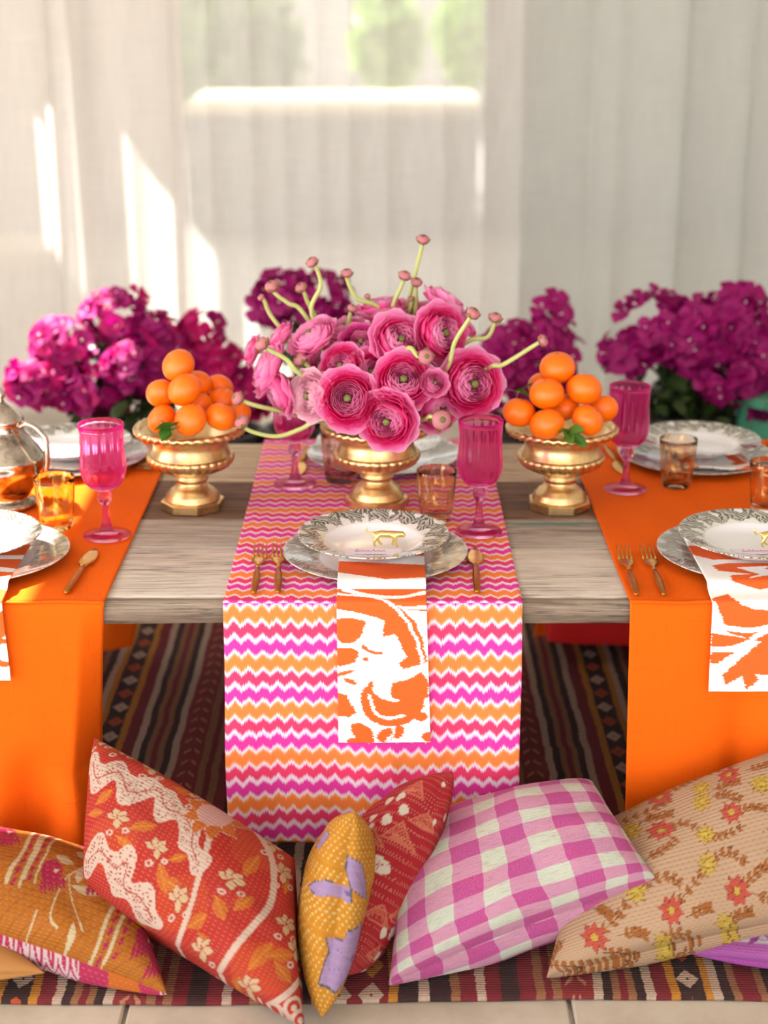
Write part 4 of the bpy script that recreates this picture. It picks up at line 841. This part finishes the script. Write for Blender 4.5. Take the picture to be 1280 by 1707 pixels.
# ------------------------------------------------------------ bougainvillea in pots
def blossom_mesh(mat, seed, floret=False):
    V = []; Fc = []; UV = []; r = random.Random(seed)
    for k in range(3):
        a = 2*PI*k/3+r.uniform(-.2, .2); ct, st = math.cos(a), math.sin(a); n = 5; o = len(V)
        for i in range(n+1):
            s = i/n; w = .62*math.sin(PI*min(1, .05+s*.93))**.75; rad = .08+1.0*s; z = .15+.75*s-.55*s*s
            for q in (-1, 0, 1):
                x_, y_ = rad, q*w; V.append((x_*ct-y_*st, x_*st+y_*ct, z+abs(q)*.16*math.sin(PI*s)+r.uniform(-.03, .03))); UV.append(((q+1)/2, s))
        for i in range(n):
            b_ = o+i*3; Fc += [(b_, b_+1, b_+4, b_+3), (b_+1, b_+2, b_+5, b_+4)]
    nb = len(Fc)
    if floret: v, f = tube_geo([(0, 0, 0), (0, 0, .45), (0, 0, .62), (0, 0, .66)], [.04, .04, .085, .02], 6)
    else: v, f = [], []
    o = len(V); V += [tuple(q) for q in v]; Fc += [tuple(i+o for i in q) for q in f]; UV += [(.5, .5)]*len(v)
    ob = mesh_obj('blossom', V, Fc, mat, None, True, UV); me = ob.data; me.materials.append(M['floret'])
    for p in me.polygons[nb:]: p.material_index = 1
    bpy.data.objects.remove(ob); return me
BM = [blossom_mesh(M['bract'], 1), blossom_mesh(M['bract'], 2, True), blossom_mesh(M['bract2'], 3)]
bl = mesh_obj('leaf', *leaf_geo(.05, .017, .2, .3), M['dkleaf']); blme = bl.data; bpy.data.objects.remove(bl)
def bougainvillea(loc, clusters, leafc, nb, nl, label, seed, kinds=(0, 1, 0, 2), pot=(.115, .28)):
    r = random.Random(seed); t = thing('potted_bougainvillea', label, 'potted plant', loc, group='bougainvilleas behind the table')
    pr, phh = pot; po = lathe('pot', [(.0, 0), (pr*.72, 0), (pr*.75, .008), (pr, phh-.03), (pr*1.06, phh-.028), (pr*1.06, phh), (pr*.96, phh), (pr*.94, phh-.03), (.0, phh-.03)], M['pot'], t, 40)
    lathe('soil', [(.0, phh-.04), (pr*.9, phh-.04), (pr*.9, phh-.022), (.0, phh-.015)], M['soil'], po, 24)
    L = Vector(loc); wts = [c[3]*c[4]*c[5] for c in clusters]
    for c in clusters:
        e = Vector(c[:3])-L; path = smooth_path([(r.uniform(-.03, .03), r.uniform(-.03, .03), phh-.03), (e.x*.35, e.y*.35, (phh+e.z)*.5), tuple(e)], 5); tube('branch', path, [.008, .004, .002], M['bark'], t, 6)
    for i in range(nb):
        c = r.choices(clusters, [w**.667 for w in wts])[0]; d = Vector((r.gauss(0, 1), r.gauss(0, 1), r.gauss(0, 1))).normalized(); f = r.uniform(.72, 1.0)
        if d.y > .3: d.y *= -1
        p = Vector(c[:3])+Vector((d.x*c[3], d.y*c[4], d.z*c[5]))*f-L; o = link('blossom', BM[r.choice(kinds)], t); o.location = p
        o.rotation_euler = (d+Vector((r.gauss(0, .35), r.gauss(0, .35), r.gauss(.2, .35)))).to_track_quat('Z', 'Y').to_euler(); o.scale = (r.uniform(.024, .033),)*3
    for i in range(nl):
        c = r.choice(leafc); d = Vector((r.gauss(0, 1), r.gauss(0, 1), r.gauss(0, 1))).normalized(); f = r.uniform(.4, 1)
        o = link('leaf', blme, t); o.location = Vector(c[:3])+Vector((d.x*c[3], d.y*c[4], d.z*c[5]))*f-L; o.rotation_euler = (r.uniform(-1.3, .4), r.uniform(-.7, .7), r.uniform(0, 6.3)); o.scale = (r.uniform(.7, 1.2),)*3
bougainvillea((-.68, 3.66, .008), [(-.775, 3.60, .435, .085, .07, .05), (-.665, 3.58, .425, .08, .06, .055), (-.735, 3.62, .525, .075, .06, .045), (-.62, 3.68, .57, .075, .06, .055), (-.575, 3.60, .47, .07, .06, .065), (-.53, 3.68, .53, .05, .05, .04)], [(-.60, 3.64, .40, .14, .1, .10), (-.66, 3.66, .48, .1, .08, .06), (-.60, 3.56, .38, .12, .05, .06)], 230, 130, 'potted magenta bougainvillea at the far left behind coffee pot', 11)
bougainvillea((-.40, 3.78, .008), [(-.47, 3.72, .45, .05, .05, .05), (-.39, 3.72, .44, .06, .05, .06), (-.33, 3.74, .38, .07, .06, .06), (-.43, 3.74, .53, .04, .04, .04)], [(-.40, 3.78, .38, .1, .08, .08)], 110, 40, 'sunlit pink bougainvillea between left fruit urn and bouquet', 12, (2, 2, 1), (.10, .26))
bougainvillea((-.19, 3.80, .008), [(-.24, 3.75, .61, .06, .05, .05), (-.15, 3.75, .60, .07, .05, .055), (-.27, 3.76, .58, .045, .04, .035), (-.12, 3.76, .53, .05, .05, .05)], [(-.18, 3.8, .46, .1, .08, .10)], 120, 45, 'purple magenta bougainvillea peeking above left of bouquet', 13, (0, 1), (.10, .26))
bougainvillea((.34, 3.70, .008), [(.30, 3.64, .48, .07, .06, .07), (.385, 3.65, .50, .06, .05, .07), (.39, 3.65, .585, .028, .03, .035), (.27, 3.64, .41, .06, .06, .06), (.37, 3.64, .43, .06, .05, .05)], [(.35, 3.7, .38, .09, .08, .1)], 170, 50, 'magenta bougainvillea with one raised tip left of right goblet', 14, (0, 1, 0))
bougainvillea((.70, 3.70, .008), [(.61, 3.62, .565, .085, .07, .075), (.71, 3.60, .54, .09, .07, .08), (.80, 3.63, .57, .085, .07, .08), (.86, 3.62, .49, .07, .06, .08), (.56, 3.62, .50, .06, .05, .045), (.79, 3.58, .45, .07, .06, .06), (.85, 3.62, .40, .05, .05, .05)], [(.64, 3.66, .42, .11, .09, .09), (.72, 3.64, .38, .13, .08, .09), (.76, 3.66, .46, .1, .06, .08), (.68, 3.58, .38, .16, .06, .06)], 285, 210, 'large deep magenta bougainvillea in black pot at far right', 15, (0, 0, 0, 1), (.16, .35))

# turquoise stool at right edge
ts = thing('painted_stool', 'turquoise painted wooden stool at right edge behind plate', 'stool', (1.03, 3.56, .008), (0, 0, R(38)))
for k in range(3): box('seat_board', -.17, .17, -.165+k*.112, -.057+k*.112, .38, .405, M['teal'], ts, .004)
for sx in (-1, 1):
    for sy in (-1, 1): box('leg', sx*.14-.018, sx*.14+.018, sy*.14-.018, sy*.14+.018, 0, .38, M['teal'], ts, .003)
    box('rail', sx*.14-.010, sx*.14+.010, -.122, .122, .30, .345, M['teal'], ts, .002)

# ------------------------------------------------------------ cushions
def pillow(name, corners, pf, pb, N, mat, label, pc, art_f, art_b, pinch=.055, flip=None, swap=False, bulge=.055):
    c = [np.array(q, float) for q in corners]; cen = sum(c)/4
    n = np.cross(c[1]-c[0], c[3]-c[0]) + np.cross(c[3]-c[2], c[1]-c[2])*-1*-1; n = n/np.linalg.norm(n)
    if flip is not None:
        if n @ np.array(flip) < 0: n = -n
    elif n @ (np.array([0, 0, 1.32])-cen) < 0: n = -n
    tu, tv = np.meshgrid(np.linspace(0, 1, N), np.linspace(0, 1, N)); u = (1-np.cos(PI*tu))/2; v = (1-np.cos(PI*tv))/2
    k = pinch; uu = .5+(u-.5)*(1-k*4*v*(1-v)); vv = .5+(v-.5)*(1-k*4*u*(1-u))
    bil = lambda q, a, b_: (q[0][None, None]*((1-a)*(1-b_))[..., None] + q[1][None, None]*(a*(1-b_))[..., None] + q[2][None, None]*(a*b_)[..., None] + q[3][None, None]*((1-a)*b_)[..., None])
    bu = np.sin(PI*np.clip(np.minimum(tu, 1-tu)/.42, 0, 1)); bv = np.sin(PI*np.clip(np.minimum(tv, 1-tv)/.42, 0, 1))   # stuffing swells past the stitched edge
    uu = uu + np.sign(tu-.5)*bulge*bu*np.power(4*v*(1-v), .7); vv = vv + np.sign(tv-.5)*bulge*bv*np.power(4*u*(1-u), .7)
    base = bil(c, uu, vv); h = np.power(np.clip((1-(2*u-1)**2)*(1-(2*v-1)**2), 0, 1), .42)
    wr = 1 + .05*np.sin(u*11+3*v)*np.sin(v*9-2*u) + .05*np.sin(np.arctan2(v-.5, u-.5)*9)*np.clip(np.hypot(u-.5, v-.5)*2-.3, 0, 1)
    F_ = base + n*(pf*h*wr)[..., None]; B_ = base - n*(pb*h*(2-wr))[..., None]
    F_[..., 2] = np.maximum(F_[..., 2], .0165); B_[..., 2] = np.maximum(B_[..., 2], .0155)
    pcn = [np.array(q, float) for q in pc]; XY = bil(pcn, tu, v) if swap else bil(pcn, u, v); Cf = art_f(XY[..., 0], XY[..., 1]); Cb = art_b(XY[..., 0], XY[..., 1])
    idx = np.arange(N*N).reshape(N, N); qf = np.stack([idx[:-1, :-1], idx[:-1, 1:], idx[1:, 1:], idx[1:, :-1]], -1).reshape(-1, 4)
    edge = np.zeros((N, N), bool); edge[0] = edge[-1] = edge[:, 0] = edge[:, -1] = True
    bidx = np.where(edge, idx, 0); inner = ~edge; bidx[inner] = N*N+np.arange(inner.sum())
    qb = np.stack([bidx[:-1, :-1], bidx[1:, :-1], bidx[1:, 1:], bidx[:-1, 1:]], -1).reshape(-1, 4)
    if np.cross(c[1]-c[0], c[3]-c[0]) @ n < 0: qf = qf[:, ::-1]; qb = qb[:, ::-1]
    V = np.concatenate([F_.reshape(-1, 3), B_[inner]]); C_ = np.concatenate([Cf.reshape(-1, 3), Cb[inner]]); UV = np.concatenate([np.stack([tu, tv], -1).reshape(-1, 2), np.stack([tu, tv], -1)[inner]])
    o0 = np.array([cen[0], cen[1], .013]); t = thing(name, label, 'cushion', o0, group='printed floor cushions')
    raw_mesh('cover', V-o0, np.concatenate([qf, qb]), mat, t, UV, C_)
    return t
flat = lambda c: (lambda X, Y: Art(X, Y, c).C)
CRM = (238, 206, 186); RED = (206, 40, 26); ORG = (224, 112, 24)
def art_red(X, Y):
    A = Art(X, Y, RED); A.paint(np.sin(X*.011+2)*np.sin(Y*.013) > .35, (214, 62, 20))
    for x, y, l, w, r_ in [(470, 440, 90, 22, -35), (430, 470, 80, 20, 10), (610, 560, 100, 26, -15), (560, 590, 90, 18, 40), (720, 700, 110, 26, 75), (740, 760, 90, 24, 30), (760, 690, 80, 20, -10), (840, 930, 90, 26, -20), (880, 950, 80, 22, 60), (600, 930, 70, 24, -60), (1010, 890, 100, 24, -50), (950, 840, 90, 24, 70), (1090, 640, 110, 24, 120), (1060, 1090, 130, 28, -50), (1120, 1040, 110, 26, -5), (1150, 1060, 100, 24, 50), (1030, 1110, 90, 20, 130), (560, 200, 90, 22, 25), (640, 250, 80, 20, 60), (760, 370, 90, 22, 20), (860, 390, 70, 20, -40), (1200, 700, 80, 18, 100), (700, 1110, 90, 22, 10), (850, 1130, 100, 24, 20), (480, 150, 70, 16, 30)]:
        A.leaf(x, y, l, w, r_, ORG); A.line([(x, y), (x+l*.9*math.cos(R(r_)), y+l*.9*math.sin(R(r_)))], 5, (236, 150, 40))
    for x, y in [(565, 515), (710, 640), (800, 830), (1000, 760), (655, 1010), (890, 1010), (1190, 910), (670, 275), (1060, 1150), (545, 165), (860, 410), (1140, 560), (1180, 690), (450, 110), (1240, 1010)]:
        for a in (-150, -100, -40, 10, 90): A.leaf(x, y, 48, 15, a, (232, 196, 150), (190, 40, 30), 4)
        A.blob(x-30, y+58, 15, 13, 0, CRM); A.blob(x-30, y+58, 7, 6, 0, RED); A.blob(x+32, y+56, 14, 13, 0, CRM); A.blob(x+32, y+56, 6, 6, 0, RED)
    for band in ([(440, 250), (470, 330), (560, 320), (600, 400), (700, 395), (735, 465), (800, 500), (850, 560), (860, 640), (880, 700)], [(420, 640), (490, 625), (545, 690), (600, 690), (580, 760), (640, 800), (685, 880)]):
        D = A.dist(band); ph = np.sin((X*.8+Y*.6)*.045)*16; m = D < 44+ph; A.paint(m & (D > 0), CRM)
        v = (np.sin(X*.23+np.sin(Y*.11)*2) * np.sin(Y*.25+np.sin(X*.09)*2)) > .55; A.paint(m & v & (D < 34+ph), (186, 70, 60)); A.paint(m & (np.abs(D) < 3), (196, 90, 76))
    A.line([(875, 340), (920, 440), (925, 600), (870, 820), (780, 985), (660, 1085)], 22, CRM); A.line([(1060, 470), (1140, 660), (1110, 880), (950, 1090), (870, 1220)], 24, CRM); A.line([(1260, 1120), (1170, 1200), (1080, 1260)], 26, CRM)
    A.flower(930, 490, 120, 9, .24, ORG, (240, 184, 176), (246, 214, 190), 10, .5)
    for x, y in [(1150, 1255), (1230, 1230), (1260, 1280)]: A.blob(x, y, 42, 46, 0, CRM); A.blob(x, y, 26, 30, 0, RED); A.blob(x, y, 12, 14, 0, CRM)
    return A.C
def cr4(px, py): return (px*2.51, (py-1200)*2.51)
pillow('kantha_cushion', [(-.421, 2.10, .2713), (-.1262, 2.00, .1306), (-.1031, 1.76, .022), (-.4272, 1.98, .0864)], .082, .085, 230, M['print'], 'large red kantha cushion with cream wavy bands and orange flowers', [cr4(157, 1230), cr4(492, 1432), cr4(508, 1722), cr4(138, 1490)], art_red, art_red, .05)
LIL = (190, 156, 206); GRY = (96, 96, 112)
def art_mus(X, Y):
    A = Art(X, Y, (232, 152, 16)); gx_, gy_ = 36., 30.; row = np.floor(Y/gy_); fx = (X/gx_+.5*(row % 2)) % 1-.5+.12*np.sin(row*5.1); fy = (Y/gy_) % 1-.5
    A.paint(np.hypot(fx*gx_, fy*gy_) < 6.5, (252, 222, 140))
    for p in ([(150, 700), (200, 590), (255, 550), (300, 568), (275, 625), (225, 690)], [(425, 645), (520, 690), (540, 780), (540, 915), (430, 845), (412, 740)], [(185, 955), (240, 880), (310, 838), (422, 845), (420, 945), (340, 920), (250, 965)], [(305, 1205), (385, 1190), (398, 1130), (512, 1098), (524, 1200), (492, 1305), (425, 1440), (345, 1525), (245, 1495), (280, 1380), (312, 1290)]):
        cx = sum(a for a, _ in p)/len(p); cy = sum(b_ for _, b_ in p)/len(p); A.poly([(cx+(a-cx)*1.09, cy+(b_-cy)*1.07) for a, b_ in p], GRY); A.poly(p, LIL)
    A.line([(450, 700), (500, 800), (520, 880)], 5, (150, 120, 176)); A.line([(330, 1250), (400, 1300), (450, 1320), (470, 1250)], 5, (150, 120, 176)); A.blob(448, 1320, 14, 30, 10, (110, 120, 150)); A.blob(410, 880, 16, 14, 0, (120, 110, 160)); A.line([(300, 1400), (360, 1380), (380, 1450)], 4, (150, 120, 176))
    return A.C
def edge_print(X, Y, art): return art(X, Y)
# cushions seen edge-on: u runs from the near edge to the back, v along the near edge
def cr5(px, py): return ((px-470)*3.82, (py-1260)*3.82)
pillow('kantha_cushion', [(-.040, 1.90, .262), (-.043, 2.12, .105), (-.092, 2.02, .05), (-.0815, 1.785, .022)], .052, .045, 150, M['print_fine'], 'mustard yellow cushion with pale dots and lilac flower patches', [(470, 345), (-130, 345), (-350, 1710), (250, 1710)], art_mus, lambda X, Y: art_mus(2*(470-(Y-345)*.161)-X, Y), .03, flip=(-1, -.2, 0), swap=True)
WHT = (242, 226, 206); SAL = (226, 120, 92)
def art_crim(X, Y):
    A = Art(X, Y, (190, 10, 36)); row = np.floor(Y/16); fx = ((X+row*7)/14) % 1; A.paint((fx < .18) & (((Y/16) % 1) < .22), (232, 140, 130))
    for x, y, s_ in [(860, 300, 75), (905, 460, 70), (770, 600, 85), (630, 665, 80), (740, 1030, 80), (610, 1090, 75), (610, 1290, 70)]:
        pts = [(x-s_, y+s_*.55), (x+s_*.5, y-s_), (x+s_*.85, y+s_*.7)]; A.poly(pts, SAL)
        for q in (.75, .5, .25): A.poly([(x+(a-x)*q, y+(b_-y)*q) for a, b_ in pts], (190, 10, 36)); A.poly([(x+(a-x)*(q-.1), y+(b_-y)*(q-.1)) for a, b_ in pts], SAL)
    for x, y, r_ in [(740, 385, 26), (805, 370, 28), (822, 450, 28), (735, 535, 30), (655, 500, 24), (650, 580, 24), (650, 1155, 28), (725, 1125, 32), (665, 1280, 28), (770, 1275, 28), (610, 1420, 30), (880, 1115, 18), (925, 935, 20), (940, 680, 20), (1035, 620, 20), (1030, 660, 16), (1065, 370, 20), (965, 430, 16), (1000, 880, 18), (950, 1120, 18), (1030, 190, 14)]:
        A.blob(x, y, r_*.75, r_, 25, WHT); A.blob(x-r_*.6, y+r_*.9, r_*.4, r_*.55, -20, WHT)
    A.blob(655, 820, 62, 46, -25, WHT); A.line([(600, 850), (650, 825), (700, 800)], 4, (190, 30, 50)); A.line([(640, 860), (660, 825), (665, 790)], 4, (190, 30, 50))
    return A.C
pillow('kantha_cushion', [(.098, 2.055, .240), (.0045, 2.12, .113), (-.0355, 1.955, .026), (-.0505, 1.875, .024)], .072, .05, 170, M['print_fine'], 'crimson cushion with white buds and salmon triangles', [(1085, 95), (485, 95), (-180, 1490), (420, 1490)], art_crim, lambda X, Y: art_crim(2*(1085-(Y-95)*.477)-X, Y), .03, swap=True)
gt = pillow('kantha_cushion', [(.035, 2.14, .095), (.3092, 2.12, .1896), (.3825, 1.94, .1304), (.0066, 1.86, .019)], .080, .098, 200, M['gingham'], 'pink and cream gingham checked kantha cushion', [(0, 0)]*4, flat((220, 120, 170)), flat((220, 120, 170)), .085)
TER = (226, 186, 150); RST = (196, 116, 46); RSO = (120, 66, 30)
def art_bei(X, Y):
    A = Art(X, Y, TER); PK = (226, 92, 74); YL = (232, 194, 80)
    vines = [[(405, 1075), (530, 990), (615, 885), (740, 830), (840, 850)], [(780, 960), (900, 850), (975, 760), (1080, 700), (1190, 740)], [(740, 570), (850, 540), (965, 615), (1060, 620), (1180, 565)], [(520, 1065), (600, 1050), (650, 1065)], [(860, 985), (940, 950), (990, 935)], [(660, 750), (740, 700), (815, 635)], [(430, 560), (560, 480), (700, 430), (790, 380)], [(640, 500), (720, 480), (790, 475)], [(1000, 360), (1080, 330), (1160, 315)], [(760, 340), (860, 280), (960, 220), (1140, 190)], [(990, 400), (1080, 390), (1170, 420)], [(420, 1140), (520, 1140), (600, 1160)], [(120, 1190), (240, 1200), (360, 1190), (480, 1165)], [(1130, 855), (1210, 790), (1280, 740)], [(1110, 490), (1200, 460), (1280, 470)], [(700, 1100), (800, 1050), (930, 1080)], [(1060, 1000), (1130, 950), (1200, 930)], [(1180, 250), (1260, 220), (1340, 200)], [(1200, 860), (1300, 880), (1400, 850)], [(1250, 600), (1350, 560), (1450, 540)], [(1250, 1000), (1350, 960), (1450, 950)], [(250, 1080), (180, 1120), (120, 1200)], [(420, 950), (460, 960), (500, 990)]]
    for v in vines:
        q = smooth_path([(a, b_, 0) for a, b_ in v], 3); A.line(v, 4, RSO)
        for i in range(1, len(q)-1):
            d = q[i+1]-q[i-1]; a = math.degrees(math.atan2(d.y, d.x))
            for sg in (-1, 1): A.leaf(q[i].x, q[i].y, 36, 8.5, a+sg*38, RST, RSO, 1.8)
    for x, y in [(740, 570), (1110, 490), (1090, 265), (730, 350), (405, 1075), (780, 960), (1130, 855), (1340, 700), (1380, 380), (1330, 1020)]: A.flower(x, y, 66, 8, .24, PK, YL, (140, 56, 40), 10, .26)
    for x, y in [(965, 615), (975, 760), (615, 885), (945, 425), (725, 1100), (1060, 1000), (940, 340), (605, 545), (1260, 330), (1240, 1090), (590, 350)]: A.flower(x, y, 56, 8, .22, YL, (240, 210, 90), (150, 90, 40), 0, .28)
    return A.C
def cr7(px, py): return ((px-880)*3.2, (py-1260)*3.2)
pillow('kantha_cushion', [(.3113, 2.13, .1015), (.7003, 2.14, .2661), (.6505, 1.93, .095), (.2224, 1.875, .020)], .072, .075, 260, M['print_tan'], 'beige cushion with red and yellow star flowers on rust vines', [cr7(985, 1385), cr7(1430, 1215), cr7(1420, 1530), cr7(910, 1648)], art_bei, art_bei, .05)
def art_pur(X, Y):
    A = Art(X, Y, (196, 96, 190)); A.paint(Y < 88, (226, 208, 230)); r = random.Random(4)
    for k in range(110):
        x, y = r.uniform(0, 100), r.uniform(0, 90)
        if y < 82: A.leaf(x, y, r.uniform(6, 12), r.uniform(1, 2.4), r.uniform(0, 360), (176, 70, 176))
    for k in range(14):
        x, y = r.uniform(0, 100), r.uniform(0, 80); A.line([(x, y), (x+8, y+4), (x+12, y-4), (x+20, y)], 1.1, (180, 60, 170))
    return A.C
pillow('kantha_cushion', [(.4263, 1.92, .028), (.64, 1.86, .030), (.78, 2.06, .045), (.55, 2.09, .045)][::-1], .030, .02, 150, M['print_fine'], 'purple and white floral cushion under the beige one at right', [(0, 0), (100, 0), (100, 100), (0, 100)], art_pur, flat((190, 80, 186)), .04)
MUS = (206, 118, 14); CRE = (236, 214, 170); MAG = (196, 22, 84)
def art_left(X, Y):
    A = Art(X, Y, MUS); A.paint(((X*.25+Y) % 34) < 3, (182, 92, 10))
    for off in (0, 62):
        A.line([(205+off, 540), (120+off, 690), (30+off, 850)], 16, CRE); A.line([(240+off, 545), (165+off, 690), (75+off, 870)], 10, CRE)
        D = A.dist([(222+off, 540), (142+off, 690), (52+off, 860)]); A.paint(D < 5+4*np.sin(Y*.2), MAG)
    for off in (0, 55):
        A.line([(490+off, 900), (430+off, 1010), (390+off, 1110)], 14, CRE); D = A.dist([(515+off, 900), (460+off, 1010), (420+off, 1110)]); A.paint(D < 5+4*np.sin(Y*.2), MAG)
    A.line([(350, 790), (280, 870), (200, 960), (230, 1000)], 7, CRE); A.line([(290, 860), (300, 950), (340, 1030)], 6, CRE); A.line([(140, 940), (110, 1000)], 7, CRE)
    for x, y, l, w, r_ in [(300, 900, 110, 16, 20), (320, 890, 90, 18, -80), (230, 770, 80, 18, 30), (300, 1000, 60, 16, 100), (80, 540, 90, 14, 40), (60, 590, 90, 12, 20), (320, 620, 60, 14, 30), (100, 560, 60, 12, 60), (620, 1150, 70, 16, -30), (330, 720, 50, 20, 100)]: A.leaf(x, y, l, w, r_, CRE)
    for x, y in [(215, 840), (410, 870), (20, 650), (590, 1060), (375, 620), (10, 545), (660, 1120)]:
        A.blob(x, y, 48, 46, 0, MAG)
        for k in range(7): A.leaf(x-45+k*15, y+20, 50, 8, 100-k*4, MAG)
        A.poly([(x+10, y-12), (x+36, y-4), (x+12, y+12)], CRE)
    return A.C
def art_left_b(X, Y):
    A = Art(X, Y, (206, 36, 96)); z = np.abs(((X*.9+Y*.5) % 60)-30)*.8; st = ((Y*.9-X*.45+z) % 20) < 11; reg = np.sin(X*.008+.5)*np.cos(Y*.006) > -.15; A.paint(st & reg, (240, 212, 214)); A.paint(((X-560)**2+(Y-1100)**2) < 90**2, ORG)
    return A.C
pillow('kantha_cushion', [(-.711, 2.12, .11), (-.404, 2.10, .066), (-.292, 1.835, .022), (-.576, 1.905, .088)], .062, .068, 220, M['print_fine'], 'mustard cushion with cream stripes and magenta flowers at lower left', [cr4(-150, 1400), cr4(190, 1450), cr4(285, 1690), cr4(-60, 1545)], art_left, art_left_b, .05)
pillow('floor_cushion', [(-.80, 1.98, .05), (-.60, 1.96, .05), (-.462, 1.865, .035), (-.72, 1.83, .04)], .028, .022, 60, M['brown_cloth'], 'plain tan cushion corner at the bottom left edge', [(0, 0)]*4, flat((170, 116, 60)), flat((170, 116, 60)), .02)
pillow('floor_cushion', [(.33, 2.975, .05), (.78, 2.975, .05), (.78, 3.36, .05), (.33, 3.36, .05)], .06, .036, 60, M['shade_red'], 'added red cushion under table, coloured as the shaded orange runner fold', [(0, 0)]*4, flat((200, 10, 10)), flat((200, 10, 10)), .02, flip=(0, 0, 1), bulge=.02)  # added cushion; its red stands for the runner's far fold in shade
